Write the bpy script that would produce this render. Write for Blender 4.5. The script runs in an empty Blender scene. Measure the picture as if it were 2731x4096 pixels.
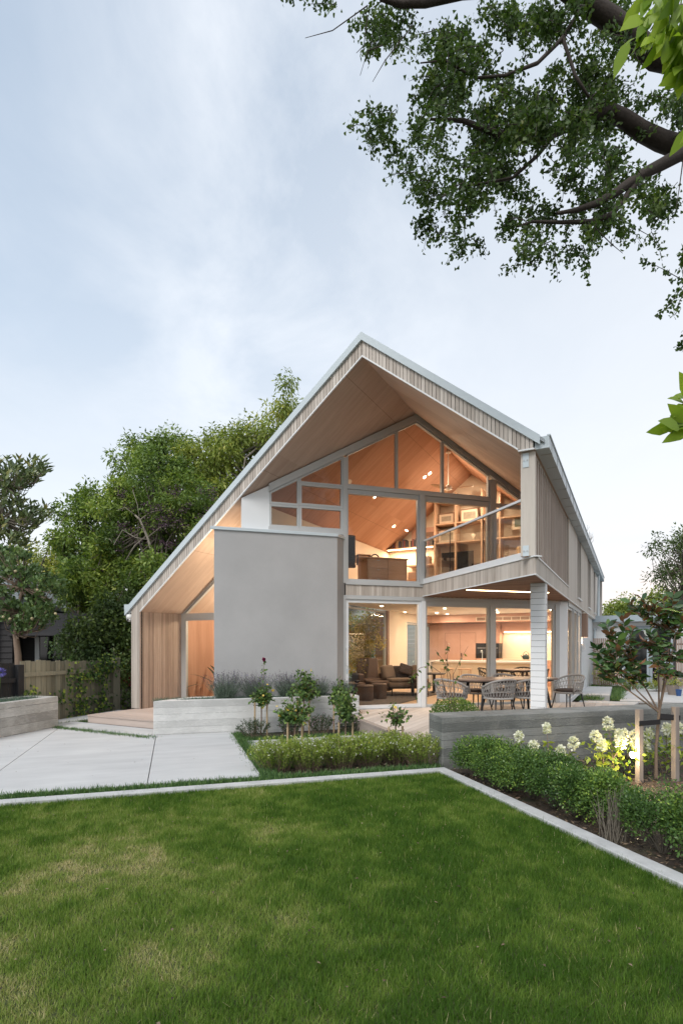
import bpy, math
import numpy as np
from mathutils import Vector, Matrix
D2R = math.radians
SC = bpy.context.scene
COL = SC.collection
rng = np.random.default_rng(11)

# ------------------------------------------------------------------ camera, sky, sun, exposure
EYE = 1.67
FPX, CX, HY = 2187.0, 1365.5, 2584.0          # focal length, centre and horizon of the 2731 px wide photograph
cam_d = bpy.data.cameras.new('camera'); cam = bpy.data.objects.new('camera', cam_d); COL.objects.link(cam)
cam.location = (0, 0, EYE); cam.rotation_euler = (D2R(90), 0, 0)
cam_d.sensor_fit = 'HORIZONTAL'; cam_d.sensor_width = 36.0; cam_d.lens = 36.0*FPX/2731.0
cam_d.shift_y = (HY-2048.0)/2731.0; cam_d.clip_start = 0.05; cam_d.clip_end = 3000
SC.camera = cam

def nd(nt, typ, props=None, **ins):
    n = nt.nodes.new('ShaderNode'+typ)
    for k, v in (props or {}).items(): setattr(n, k, v)
    for k, v in ins.items():
        s = n.inputs[int(k[1:])] if k[0] == 'i' and k[1:].isdigit() else n.inputs[k.replace('_', ' ')]
        if isinstance(v, bpy.types.NodeSocket): nt.links.new(v, s)
        else: s.default_value = v
    return n
def math_(nt, op, a, b=0.0, c=None, clamp=False):
    n = nd(nt, 'Math', {'operation': op, 'use_clamp': clamp}, i0=a, i1=b)
    if c is not None:
        if isinstance(c, bpy.types.NodeSocket): nt.links.new(c, n.inputs[2])
        else: n.inputs[2].default_value = c
    return n.outputs[0]
def ramp(nt, fac, stops, mode='LINEAR'):
    n = nt.nodes.new('ShaderNodeValToRGB'); n.color_ramp.interpolation = mode
    el = n.color_ramp.elements
    while len(el) < len(stops): el.new(0.5)
    for e, (p, c) in zip(el, stops): e.position = p; e.color = tuple(c)+((1,) if len(c) == 3 else ())
    nt.links.new(fac, n.inputs[0]); return n.outputs[0]
def mixc(nt, fac, a, b, mode='MIX'):
    n = nd(nt, 'Mix', {'data_type': 'RGBA', 'blend_type': mode})
    for s, v in ((n.inputs[0], fac), (n.inputs[6], a), (n.inputs[7], b)):
        if isinstance(v, bpy.types.NodeSocket): nt.links.new(v, s)
        elif isinstance(v, (int, float)): s.default_value = v
        else: s.default_value = tuple(v)+((1,) if len(v) == 3 else ())
    return n.outputs[2]

SUN_EL, SUN_AZ = 46.0, -150.0      # degrees; azimuth measured from the view axis, + to the right
w = bpy.data.worlds.new('World'); SC.world = w; w.use_nodes = True
nt = w.node_tree; nt.nodes.clear()
tc = nd(nt, 'TexCoord'); sep = nd(nt, 'SeparateXYZ', i0=tc.outputs['Generated'])
sx, sy, sz = sep.outputs
zc = math_(nt, 'MAXIMUM', sz, 0.0)
base = ramp(nt, zc, [(0.0, (.66,.635,.635)), (0.09, (.665,.665,.675)), (0.24, (.555,.60,.65)), (0.45, (.40,.47,.56)), (0.70, (.27,.345,.445)), (1.0, (.24,.31,.41))])
# brighter towards the right of the view where the sun has gone down behind thin cloud
side = math_(nt, 'MULTIPLY_ADD', sx, 0.9, 0.42, clamp=True)
base = mixc(nt, math_(nt, 'MULTIPLY', side, 0.62), base, (.665,.665,.672))
den = math_(nt, 'ADD', zc, 0.22)
cv = nd(nt, 'CombineXYZ', i0=math_(nt, 'DIVIDE', sx, den), i1=math_(nt, 'DIVIDE', sy, den), i2=0.0)
mp = nd(nt, 'Mapping', i0=cv.outputs[0]); mp.inputs['Rotation'].default_value = (0, 0, D2R(35)); mp.inputs['Scale'].default_value = (1.0, 0.75, 1)
nz = nd(nt, 'TexNoise', Vector=mp.outputs[0], Scale=2.7, Detail=9.0, Roughness=0.6, Distortion=0.35)
cl = ramp(nt, nz.outputs[0], [(0.40, (0,0,0)), (0.66, (1,1,1))])
bx = math_(nt, 'DIVIDE', sx, math_(nt, 'MAXIMUM', sy, 0.05))
band = math_(nt, 'SUBTRACT', 1.25, math_(nt, 'MULTIPLY', math_(nt, 'ABSOLUTE', math_(nt, 'ADD', math_(nt, 'MULTIPLY_ADD', zc, 0.25, -0.02), bx)), 3.0), clamp=True)
cl = math_(nt, 'MULTIPLY', cl, math_(nt, 'MULTIPLY_ADD', band, 0.50, 0.16))
base = mixc(nt, cl, base, (.665,.69,.725))
# low grey and pink streaks near the horizon on the right
mp2 = nd(nt, 'Mapping', i0=tc.outputs['Generated']); mp2.inputs['Scale'].default_value = (1.6, 1.0, 11.0)
nz2 = nd(nt, 'TexNoise', Vector=mp2.outputs[0], Scale=2.6, Detail=5.0, Roughness=0.5, Distortion=0.2)
low = math_(nt, 'MULTIPLY', math_(nt, 'SUBTRACT', 1.0, math_(nt, 'DIVIDE', zc, 0.22), clamp=True), math_(nt, 'MULTIPLY_ADD', sx, 2.6, -0.35, clamp=True))
lowc = math_(nt, 'MULTIPLY', ramp(nt, nz2.outputs[0], [(0.46, (0,0,0)), (0.60, (1,1,1))]), low)
base = mixc(nt, math_(nt, 'MULTIPLY', lowc, 0.75), base, (.50,.485,.50))
pk = math_(nt, 'MULTIPLY', low, math_(nt, 'SUBTRACT', 1.0, math_(nt, 'MULTIPLY', math_(nt, 'ABSOLUTE', math_(nt, 'SUBTRACT', zc, 0.10)), 14.0), clamp=True))
base = mixc(nt, math_(nt, 'MULTIPLY', pk, 0.75), base, (.86,.68,.57))
sky = nd(nt, 'TexSky', {'sky_type': 'NISHITA', 'sun_disc': False, 'sun_elevation': D2R(SUN_EL), 'sun_rotation': D2R(SUN_AZ), 'altitude': 20.0, 'air_density': 1.0, 'dust_density': 2.0})
sk = mixc(nt, 1.0, sky.outputs[0], (.006,.006,.006), 'MULTIPLY')
tot = mixc(nt, 1.0, base, sk, 'ADD')
bg = nd(nt, 'Background', Color=tot, Strength=1.0)
out = nd(nt, 'OutputWorld', i0=bg.outputs[0])

sun_d = bpy.data.lights.new('sun', 'SUN'); sun_d.energy = 1.75; sun_d.angle = D2R(28); sun_d.color = (1.0, .96, .92)
sun = bpy.data.objects.new('sun', sun_d); COL.objects.link(sun)
_a = D2R(SUN_AZ); _e = D2R(SUN_EL)
_to = Vector((math.sin(_a)*math.cos(_e), math.cos(_a)*math.cos(_e), math.sin(_e)))
sun.rotation_euler = (-_to).to_track_quat('-Z', 'Y').to_euler(); sun.location = (-10, -10, 20)

vs = SC.view_settings; vs.view_transform = 'Standard'; vs.look = 'None'; vs.exposure = 0.63; vs.gamma = 1.0; vs.use_curve_mapping = False
SC.render.engine = 'CYCLES'
cy = SC.cycles; cy.use_denoising = True; cy.max_bounces = 8; cy.diffuse_bounces = 4; cy.glossy_bounces = 3; cy.transmission_bounces = 4; cy.transparent_max_bounces = 12
cy.sample_clamp_indirect = 6.0; cy.caustics_reflective = False; cy.caustics_refractive = False

# ------------------------------------------------------------------ coordinate helpers
TH = math.atan(1155/FPX)
def at(px, py, Y): return Vector(((px-CX)/FPX*Y, Y, EYE+(HY-py)/FPX*Y))         # photograph pixel at a known distance
ZD = 0.24                                          # deck level above the paving
P0 = Vector((.409, 10.213, ZD))
MH = Matrix.Translation(P0) @ Matrix.Rotation(-TH, 4, 'Z')                        # house: x along the gable, y back along the ridge
K0 = Vector((1.349, 7.349, 0)); GA = math.atan2(.295, .955)
MG = Matrix.Translation(K0) @ Matrix.Rotation(GA, 4, 'Z')                         # garden: x along the front kerb, y towards the house
def H(u, v, z=0): return MH @ Vector((u, v, z))
def G(a, b, z=0): return MG @ Vector((a, b, z))
_r = 2**-.5
MF = Matrix(((_r, -_r, 0, .12), (_r, _r, 0, 2.95), (0, 0, 1, 0), (0, 0, 0, 1)))   # glazed facade line inside the house frame: x along, y inwards
ML = Matrix.Translation((-5.797, 1.32, 0))
MJ = Matrix(((_r, _r, 0, .12), (-_r, _r, 0, 2.95), (0, 0, 1, 0), (0, 0, 0, 1)))   # balcony edge: x from the facade out to the corner, y towards the room
def zs(u): return 6.82-.79*abs(u)                 # underside of the roof above deck level

# ------------------------------------------------------------------ mesh building
class MB:
    def __init__(s, M=None): s.v = []; s.f = []; s.c = []; s.M = M
    def add(s, vs, fs, c=0.5):
        k = len(s.v)
        for p in vs:
            p = Vector(p); s.v.append(tuple(s.M @ p if s.M is not None else p))
        for f in fs: s.f.append([i+k for i in f]); s.c.append(c)
        return s
    def box(s, x0, x1, y0, y1, z0, z1, c=0.5):
        return s.add([(x0,y0,z0),(x1,y0,z0),(x1,y1,z0),(x0,y1,z0),(x0,y0,z1),(x1,y0,z1),(x1,y1,z1),(x0,y1,z1)],
              [(0,3,2,1),(4,5,6,7),(0,1,5,4),(1,2,6,5),(2,3,7,6),(3,0,4,7)], c)
    def prism(s, pts, vec, c=0.5):
        n = len(pts); vec = Vector(vec); P = [Vector(p) for p in pts]
        return s.add(P+[p+vec for p in P], [list(range(n))[::-1], list(range(n, 2*n))]+[(i, (i+1) % n, (i+1) % n+n, i+n) for i in range(n)], c)
    def slab(s, poly, z0, z1, c=0.5): return s.prism([(x, y, z0) for x, y in poly], (0, 0, z1-z0), c)
    def poly(s, pts, c=0.5): return s.add(pts, [list(range(len(pts)))], c)
    def tube(s, pts, rad, n=6, c=0.5, cap=True):
        P = [Vector(p) for p in pts]
        if not hasattr(rad, '__len__'): rad = [rad]*len(P)
        vs = []; fs = []; up = Vector((0.31, .17, .93))
        for i, p in enumerate(P):
            d = (P[min(i+1, len(P)-1)]-P[max(i-1, 0)]).normalized()
            a = d.cross(up)
            if a.length < 1e-3: a = d.cross(Vector((1, 0, 0)))
            a.normalize(); b = d.cross(a)
            for k in range(n):
                t = 2*math.pi*k/n; vs.append(p+(a*math.cos(t)+b*math.sin(t))*rad[i])
        for i in range(len(P)-1):
            for k in range(n): fs.append((i*n+k, i*n+(k+1) % n, (i+1)*n+(k+1) % n, (i+1)*n+k))
        if cap: fs += [list(range(n))[::-1], [(len(P)-1)*n+k for k in range(n)]]
        return s.add(vs, fs, c)
    def lathe(s, prof, n=20, o=(0, 0, 0), c=0.5, sx=1, sy=1):
        vs = []; fs = []
        for r, z in prof:
            for k in range(n):
                t = 2*math.pi*k/n; vs.append((o[0]+r*math.cos(t)*sx, o[1]+r*math.sin(t)*sy, o[2]+z))
        for i in range(len(prof)-1):
            for k in range(n): fs.append((i*n+k, i*n+(k+1) % n, (i+1)*n+(k+1) % n, (i+1)*n+k))
        fs += [list(range(n))[::-1], [(len(prof)-1)*n+k for k in range(n)]]
        return s.add(vs, fs, c)
    def build(s, name, mat, par=None, smooth=False, bev=0, seg=2):
        me = bpy.data.meshes.new(name); me.from_pydata(s.v, [], s.f)
        at_ = me.attributes.new('c', 'FLOAT', 'FACE'); at_.data.foreach_set('value', np.array(s.c, dtype=np.float32))
        me.materials.append(mat)
        if smooth: me.polygons.foreach_set('use_smooth', np.ones(len(me.polygons), dtype=bool))
        me.update()
        o = bpy.data.objects.new(name, me); COL.objects.link(o)
        if par is not None: o.parent = par
        if bev:
            m = o.modifiers.new('bevel', 'BEVEL'); m.width = bev; m.segments = seg; m.limit_method = 'ANGLE'; m.angle_limit = D2R(50)
        return o
def np_mesh(name, V, nv, C, mat, par=None):
    """V (N*nv,3) separate faces of nv corners each, C (N) face values"""
    n = len(V)//nv; me = bpy.data.meshes.new(name)
    me.vertices.add(len(V)); me.vertices.foreach_set('co', np.ascontiguousarray(V, dtype=np.float32).ravel())
    me.loops.add(len(V)); me.loops.foreach_set('vertex_index', np.arange(len(V), dtype=np.int32))
    me.polygons.add(n); me.polygons.foreach_set('loop_start', np.arange(0, len(V), nv, dtype=np.int32))
    a = me.attributes.new('c', 'FLOAT', 'FACE'); a.data.foreach_set('value', np.asarray(C, dtype=np.float32))
    me.materials.append(mat); me.update(calc_edges=True)
    o = bpy.data.objects.new(name, me); COL.objects.link(o)
    if par is not None: o.parent = par
    return o
def unit(a): return a/np.maximum(np.linalg.norm(a, axis=-1, keepdims=True), 1e-9)
def leaf_quads(pos, d, L, W, nrm=None, fold=.18, mid=.45, curl=0.0):
    pos = np.asarray(pos, float); n = len(pos); d = unit(np.asarray(d, float))
    if nrm is None: nrm = rng.normal(size=(n, 3))+np.array([0, 0, .8])
    s = unit(np.cross(d, nrm)); nn = np.cross(s, d)
    L = np.broadcast_to(np.asarray(L, float), (n,))[:, None]; W = np.broadcast_to(np.asarray(W, float), (n,))[:, None]
    m = pos+d*L*mid+nn*W*fold
    V = np.stack([pos, m+s*W/2, pos+d*L-nn*L*curl, m-s*W/2], 1)
    return V.reshape(-1, 3)
def leaves(name, pos, d, L, W, C, mat, par=None, **k): return np_mesh(name, leaf_quads(pos, d, L, W, **k), 4, C, mat, par)

def tag(o, label, cat, group=None):
    o['label'] = label; o['category'] = cat
    if group: o['group'] = group
    return o
def struct(o): o['kind'] = 'structure'; return o
def stuff(o): o['kind'] = 'stuff'; return o
def thing(name, label, cat, loc=(0, 0, 0), rz=0.0, group=None):
    o = bpy.data.objects.new(name, None); COL.objects.link(o); o.location = loc; o.rotation_euler = (0, 0, rz); o.empty_display_size = .2
    return tag(o, label, cat, group)
def dup(root, loc, rz, label=None, group=None, sc=None):
    r = root.copy(); COL.objects.link(r); r.location = loc; r.rotation_euler = (0, 0, rz)
    if sc is not None: r.scale = (sc, sc, sc) if not hasattr(sc, '__len__') else sc
    if label: r['label'] = label
    if group: r['group'] = group
    for ch in list(root.children):
        c = ch.copy(); COL.objects.link(c); c.parent = r
        for g in list(ch.children):
            e = g.copy(); COL.objects.link(e); e.parent = c
    return r
def vnoise(x, y, sc, seed):
    g = np.random.default_rng(seed).random((64, 64)); X = (x/sc) % 63; Y = (y/sc) % 63
    i = np.floor(X).astype(int); j = np.floor(Y).astype(int); fx = X-i; fy = Y-j
    fx = fx*fx*(3-2*fx); fy = fy*fy*(3-2*fy); i1 = (i+1) % 64; j1 = (j+1) % 64
    return (g[i, j]*(1-fx)+g[i1, j]*fx)*(1-fy)+(g[i, j1]*(1-fx)+g[i1, j1]*fx)*fy

# ------------------------------------------------------------------ materials
def mat0(name):
    m = bpy.data.materials.new(name); m.use_nodes = True; m.node_tree.nodes.clear(); return m, m.node_tree
def finish(nt, sh): nd(nt, 'OutputMaterial', i0=sh)
def bump(nt, h, strength=.3, dist=.01):
    return nd(nt, 'Bump', Strength=strength, Distance=dist, Height=h).outputs[0]
def attr(nt): return nd(nt, 'Attribute', {'attribute_name': 'c'}).outputs['Fac']
def objco(nt, scale=(1, 1, 1), rot=(0, 0, 0)):
    t = nd(nt, 'TexCoord'); m = nd(nt, 'Mapping', i0=t.outputs['Object']); m.inputs['Scale'].default_value = scale; m.inputs['Rotation'].default_value = rot
    return m.outputs[0]
def plain(name, col, rough=.5, metal=0.0, var=.12, sc=6.0, bmp=.05, bsc=60.0, spec=.4):
    m, nt = mat0(name); co = objco(nt)
    n1 = nd(nt, 'TexNoise', Vector=co, Scale=sc, Detail=5.0, Roughness=.6)
    c = mixc(nt, n1.outputs[0], [x*(1-var) for x in col], [min(1, x*(1+var)) for x in col])
    n2 = nd(nt, 'TexNoise', Vector=co, Scale=bsc, Detail=3.0)
    p = nd(nt, 'BsdfPrincipled', Base_Color=c, Roughness=rough, Metallic=metal, Normal=bump(nt, n2.outputs[0], bmp, .01))
    p.inputs['Specular IOR Level'].default_value = spec
    finish(nt, p.outputs[0]); return m
def timber(name, c1, c2, scale=(30, 30, 1.6), rough=.75, warp=.6, nail=False, bmp=.25):
    m, nt = mat0(name); at_ = attr(nt)
    t = nd(nt, 'TexCoord'); off = nd(nt, 'VectorMath', {'operation': 'ADD'}, i0=t.outputs['Object'], i1=nd(nt, 'CombineXYZ', i0=math_(nt, 'MULTIPLY', at_, 37.0), i1=math_(nt, 'MULTIPLY', at_, 91.0), i2=math_(nt, 'MULTIPLY', at_, 53.0)).outputs[0])
    mp = nd(nt, 'Mapping', i0=off.outputs[0]); mp.inputs['Scale'].default_value = scale
    n1 = nd(nt, 'TexNoise', Vector=mp.outputs[0], Scale=1.0, Detail=6.0, Roughness=.65, Distortion=warp)
    f = math_(nt, 'ADD', math_(nt, 'MULTIPLY', n1.outputs[0], .85), math_(nt, 'MULTIPLY', at_, .45))
    c = ramp(nt, math_(nt, 'SUBTRACT', f, .12), [(.18, c1), (.80, c2)])
    p = nd(nt, 'BsdfPrincipled', Base_Color=c, Roughness=rough, Normal=bump(nt, n1.outputs[0], bmp, .004))
    p.inputs['Specular IOR Level'].default_value = .25
    finish(nt, p.outputs[0]); return m
def plyw(name, c1, c2, rot=0.0, rough=.5):
    m, nt = mat0(name); t = nd(nt, 'TexCoord'); s = nd(nt, 'SeparateXYZ', i0=t.outputs['Object'])
    pid = math_(nt, 'FLOOR', math_(nt, 'DIVIDE', s.outputs[1], .61)); pid2 = math_(nt, 'FLOOR', math_(nt, 'DIVIDE', s.outputs[0], 1.9))
    wn = nd(nt, 'TexWhiteNoise', {'noise_dimensions': '2D'}, Vector=nd(nt, 'CombineXYZ', i0=pid, i1=pid2, i2=0.0).outputs[0])
    off = nd(nt, 'VectorMath', {'operation': 'ADD'}, i0=t.outputs['Object'], i1=nd(nt, 'CombineXYZ', i0=math_(nt, 'MULTIPLY', wn.outputs[0], 20.0), i1=0.0, i2=0.0).outputs[0])
    mp = nd(nt, 'Mapping', i0=off.outputs[0]); mp.inputs['Scale'].default_value = (.7, 7.0, .7)
    n1 = nd(nt, 'TexNoise', Vector=mp.outputs[0], Scale=1.0, Detail=6.0, Roughness=.6, Distortion=1.2)
    mp3 = nd(nt, 'Mapping', i0=off.outputs[0]); mp3.inputs['Scale'].default_value = (4, 90.0, 4)
    n3 = nd(nt, 'TexNoise', Vector=mp3.outputs[0], Scale=1.0, Detail=3.0)
    f = math_(nt, 'ADD', math_(nt, 'MULTIPLY_ADD', n1.outputs[0], .9, -.05), math_(nt, 'MULTIPLY_ADD', wn.outputs[0], .28, -.14))
    f = math_(nt, 'ADD', f, math_(nt, 'MULTIPLY_ADD', n3.outputs[0], .16, -.08))
    c = ramp(nt, f, [(.15, c1), (.8, c2)])
    fr = math_(nt, 'FRACT', math_(nt, 'DIVIDE', s.outputs[1], 2.44)); fr2 = math_(nt, 'FRACT', math_(nt, 'DIVIDE', math_(nt, 'ADD', s.outputs[0], .35), 1.9))
    seam = math_(nt, 'MAXIMUM', math_(nt, 'LESS_THAN', fr, .0022), math_(nt, 'LESS_THAN', fr2, .0032))
    c = mixc(nt, math_(nt, 'MULTIPLY', seam, .6), c, (.08, .045, .03))
    p = nd(nt, 'BsdfPrincipled', Base_Color=c, Roughness=.75); p.inputs['Specular IOR Level'].default_value = .12
    finish(nt, p.outputs[0]); return m
def concrete(name, c1, c2, board=0.0, rough=.85, sc=2.2, streak=(1, 1, 1), st=.35, blotch=.6):
    m, nt = mat0(name); t = nd(nt, 'TexCoord'); s = nd(nt, 'SeparateXYZ', i0=t.outputs['Object'])
    mp = nd(nt, 'Mapping', i0=t.outputs['Object']); mp.inputs['Scale'].default_value = streak
    n1 = nd(nt, 'TexNoise', Vector=mp.outputs[0], Scale=sc, Detail=7.0, Roughness=.62)
    n2 = nd(nt, 'TexNoise', Vector=t.outputs['Object'], Scale=70.0, Detail=3.0)
    n4 = nd(nt, 'TexNoise', Vector=t.outputs['Object'], Scale=sc*.35, Detail=4.0)
    f = math_(nt, 'ADD', math_(nt, 'ADD', n1.outputs[0], math_(nt, 'MULTIPLY_ADD', n4.outputs[0], blotch, -blotch/2)), math_(nt, 'MULTIPLY_ADD', n2.outputs[0], .26, -.13))
    h = math_(nt, 'MULTIPLY', n2.outputs[0], .3); bs = st
    if board:
        row = math_(nt, 'FLOOR', math_(nt, 'DIVIDE', s.outputs[2], board))
        wn = nd(nt, 'TexWhiteNoise', {'noise_dimensions': '1D'}, W=row)
        off = nd(nt, 'VectorMath', {'operation': 'ADD'}, i0=t.outputs['Object'], i1=nd(nt, 'CombineXYZ', i0=math_(nt, 'MULTIPLY', row, 3.7), i1=math_(nt, 'MULTIPLY', row, 1.3), i2=0.0).outputs[0])
        mg = nd(nt, 'Mapping', i0=off.outputs[0]); mg.inputs['Scale'].default_value = (1.7, 1.7, 14.0)
        g = nd(nt, 'TexNoise', Vector=mg.outputs[0], Scale=1.6, Detail=5.0, Roughness=.55, Distortion=1.4)
        ring = math_(nt, 'SINE', math_(nt, 'MULTIPLY', g.outputs[0], 34.0))
        fr = math_(nt, 'FRACT', math_(nt, 'DIVIDE', s.outputs[2], board))
        line = math_(nt, 'LESS_THAN', fr, .075)
        rag = nd(nt, 'TexNoise', Vector=t.outputs['Object'], Scale=9.0, Detail=2.0)
        line = math_(nt, 'MULTIPLY', line, math_(nt, 'GREATER_THAN', rag.outputs[0], .42))
        h = math_(nt, 'SUBTRACT', math_(nt, 'ADD', h, math_(nt, 'MULTIPLY', ring, .35)), math_(nt, 'MULTIPLY', line, 2.0)); h = math_(nt, 'ADD', h, math_(nt, 'MULTIPLY', wn.outputs[0], 1.0))
        f = math_(nt, 'ADD', f, math_(nt, 'MULTIPLY_ADD', wn.outputs[0], .34, -.17)); f = math_(nt, 'ADD', f, math_(nt, 'MULTIPLY', ring, .07)); f = math_(nt, 'SUBTRACT', f, math_(nt, 'MULTIPLY', line, .42))
    c = ramp(nt, f, [(.25, c1), (.75, c2)])
    p = nd(nt, 'BsdfPrincipled', Base_Color=c, Roughness=rough, Normal=bump(nt, h, bs, .006)); p.inputs['Specular IOR Level'].default_value = .25
    finish(nt, p.outputs[0]); return m
def leafm(name, stops, trans=.3, rough=.5, spec=.35, under=None):
    m, nt = mat0(name); c = ramp(nt, attr(nt), stops)
    if under: c = mixc(nt, nd(nt, 'NewGeometry').outputs['Backfacing'], c, under)
    p = nd(nt, 'BsdfPrincipled', Base_Color=c, Roughness=rough); p.inputs['Specular IOR Level'].default_value = spec
    tr = nd(nt, 'BsdfTranslucent', Color=mixc(nt, 1.0, c, (1.25, 1.3, .6), 'MULTIPLY'))
    finish(nt, nd(nt, 'MixShader', i0=trans, i1=p.outputs[0], i2=tr.outputs[0]).outputs[0]); return m
def emit(name, col, s):
    m, nt = mat0(name); finish(nt, nd(nt, 'Emission', Color=tuple(col)+(1,), Strength=s).outputs[0]); return m
def glassm(name, tint=(.93,.95,.94), refl=1.0):
    m, nt = mat0(name); fr = nd(nt, 'Fresnel', IOR=1.5)
    t = nd(nt, 'BsdfTransparent', Color=tuple(tint)+(1,)); g = nd(nt, 'BsdfGlossy', Roughness=.01)
    f = math_(nt, 'MULTIPLY', fr.outputs[0], .8*refl, clamp=True)
    finish(nt, nd(nt, 'MixShader', i0=f, i1=t.outputs[0], i2=g.outputs[0]).outputs[0]); return m

M = {}
M['clad'] = timber('silvered_timber', (.36,.31,.265), (.60,.545,.485))
M['sideclad'] = timber('side_timber', (.47,.425,.37), (.60,.55,.49))
M['cedar'] = timber('cedar_lining', (.235,.175,.145), (.45,.365,.31))
M['slatsoff'] = timber('timber_soffit', (.17,.095,.065), (.30,.185,.13), scale=(2, 30, 30))
M['metal'] = plain('fascia_metal', (.52,.585,.615), rough=.42, var=.02, bmp=0)
M['roofmetal'] = plain('roof_metal', (.30,.33,.35), rough=.4, var=.05)
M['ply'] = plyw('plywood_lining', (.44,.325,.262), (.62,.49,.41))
M['ply_warmlit'] = plyw('plywood_warm_lit', (.43,.245,.17), (.61,.385,.285))  # same plywood as the soffit, with warm lamplight put into its colour
M['alu'] = plain('grey_frame', (.47,.48,.475), rough=.42, var=.03)
M['white'] = plain('white_paint', (.72,.735,.74), rough=.45, var=.03)
M['render'] = concrete('grey_render', (.365,.362,.36), (.43,.427,.424), sc=1.3, st=.25, blotch=.2)
M['black'] = plain('black_metal', (.018,.018,.02), rough=.4, var=.2)
M['dark'] = plain('dark_rubber', (.03,.03,.03), rough=.7)
M['conc_l'] = concrete('pale_board_concrete', (.47,.47,.455), (.67,.67,.65), board=.125, st=.5)
M['conc_m'] = concrete('weathered_board_concrete', (.29,.28,.26), (.56,.55,.52), board=.17, st=.5)
M['conc_d'] = concrete('grey_board_concrete', (.125,.13,.122), (.255,.26,.245), board=.115, st=.55)
M['pave'] = concrete('paving_concrete', (.42,.425,.425), (.55,.555,.55), sc=1.5, streak=(.6, 2.0, 1), st=.08, blotch=.35)
M['kerbm'] = concrete('kerb_concrete', (.38,.385,.38), (.54,.545,.535), sc=5, st=.15)
M['deck'] = timber('deck_timber', (.42,.36,.315), (.60,.535,.475), scale=(24, 1.3, 24))
M['floor'] = timber('oak_floor', (.48,.34,.22), (.66,.49,.34), scale=(18, 1.2, 18), rough=.3)
M['cream'] = plain('cream_wall', (.76,.68,.56), rough=.7, var=.03)
M['ceil'] = plain('white_ceiling', (.82,.78,.72), rough=.8, var=.02)
M['pink'] = plyw('rose_timber_cabinet', (.56,.33,.25), (.76,.53,.43))
M['browntim'] = timber('brown_timber', (.22,.14,.10), (.32,.215,.16))
M['glass'] = glassm('window_glass'); M['glassrail'] = glassm('balustrade_glass', (.90,.94,.92), 4.0)
M['darkglass'] = plain('dark_glass', (.012,.014,.015), rough=.05, var=.1, bmp=0, spec=.6)
M['soil'] = plain('soil', (.05,.038,.028), rough=.95, var=.4, sc=9, bmp=.5, bsc=40)
M['stake'] = timber('stake_timber', (.36,.26,.15), (.50,.385,.235))
M['greystake'] = timber('grey_stake_timber', (.17,.14,.12), (.28,.24,.21))
M['paling'] = timber('weathered_paling', (.13,.12,.085), (.30,.28,.205), scale=(22, 22, 1.4))
M['blackpaint'] = plain('black_stain', (.016,.016,.018), rough=.7, var=.3)
M['darkboard'] = plain('dark_weatherboard', (.028,.026,.027), rough=.7, var=.2)
M['bark'] = plain('dark_bark', (.045,.036,.03), rough=.95, var=.5, sc=14, bmp=.8, bsc=30)
M['barkg'] = plain('grey_bark', (.16,.14,.11), rough=.95, var=.35, sc=12, bmp=.6, bsc=40)
M['barkl'] = plain('young_bark', (.20,.145,.105), rough=.9, var=.3, sc=14, bmp=.4, bsc=40)
M['rope'] = plain('grey_rope', (.31,.30,.285), rough=.85, var=.15, sc=30, bmp=.4, bsc=200)
M['led'] = emit('warm_led', (1, .72, .42), 9.0)
M['lamp'] = emit('lamp_glow', (1, .80, .52), 14.0)
M['fabric'] = plain('taupe_fabric', (.17,.125,.095), rough=.9, var=.15, sc=20, bmp=.3, bsc=300)
M['fabricd'] = plain('dark_fabric', (.06,.045,.04), rough=.9, var=.2, sc=20, bmp=.3, bsc=300)
M['walnut'] = timber('walnut_top', (.13,.09,.07), (.22,.155,.12), scale=(1.5, 25, 25), rough=.4)
M['oak'] = timber('oak_furniture', (.42,.28,.19), (.60,.42,.30), scale=(1.5, 14, 14), rough=.45, warp=1.5)
M['whitem'] = plain('white_plastic', (.75,.75,.73), rough=.4, var=.02)
# ------------------------------------------------------------------ THE HOUSE
house = bpy.data.objects.new('house', None); COL.objects.link(house); house.matrix_world = MH
tag(house, 'modern timber and grey render house with a tall gable over glowing windows', 'house')
hr = house
def lamp(name, par, loc, power, size=.3, col=(1, .73, .50), spot=None):
    if spot:
        d = bpy.data.lights.new(name, 'SPOT'); d.spot_size = D2R(spot); d.spot_blend = .6; d.shadow_soft_size = .04
    else:
        d = bpy.data.lights.new(name, 'AREA'); d.size = size; d.shape = 'DISK'
    d.energy = power; d.color = col; o = bpy.data.objects.new(name, d); COL.objects.link(o); o.parent = par; o.location = loc; return o
def plamp(name, par, loc, power, r=.1, col=(1, .68, .42)):
    d = bpy.data.lights.new(name, 'POINT'); d.energy = power; d.shadow_soft_size = r; d.color = col
    o = bpy.data.objects.new(name, d); COL.objects.link(o); o.parent = par; o.location = loc; return o

S9 = .79
def zt(u, top): return top-S9*abs(u)
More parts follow.
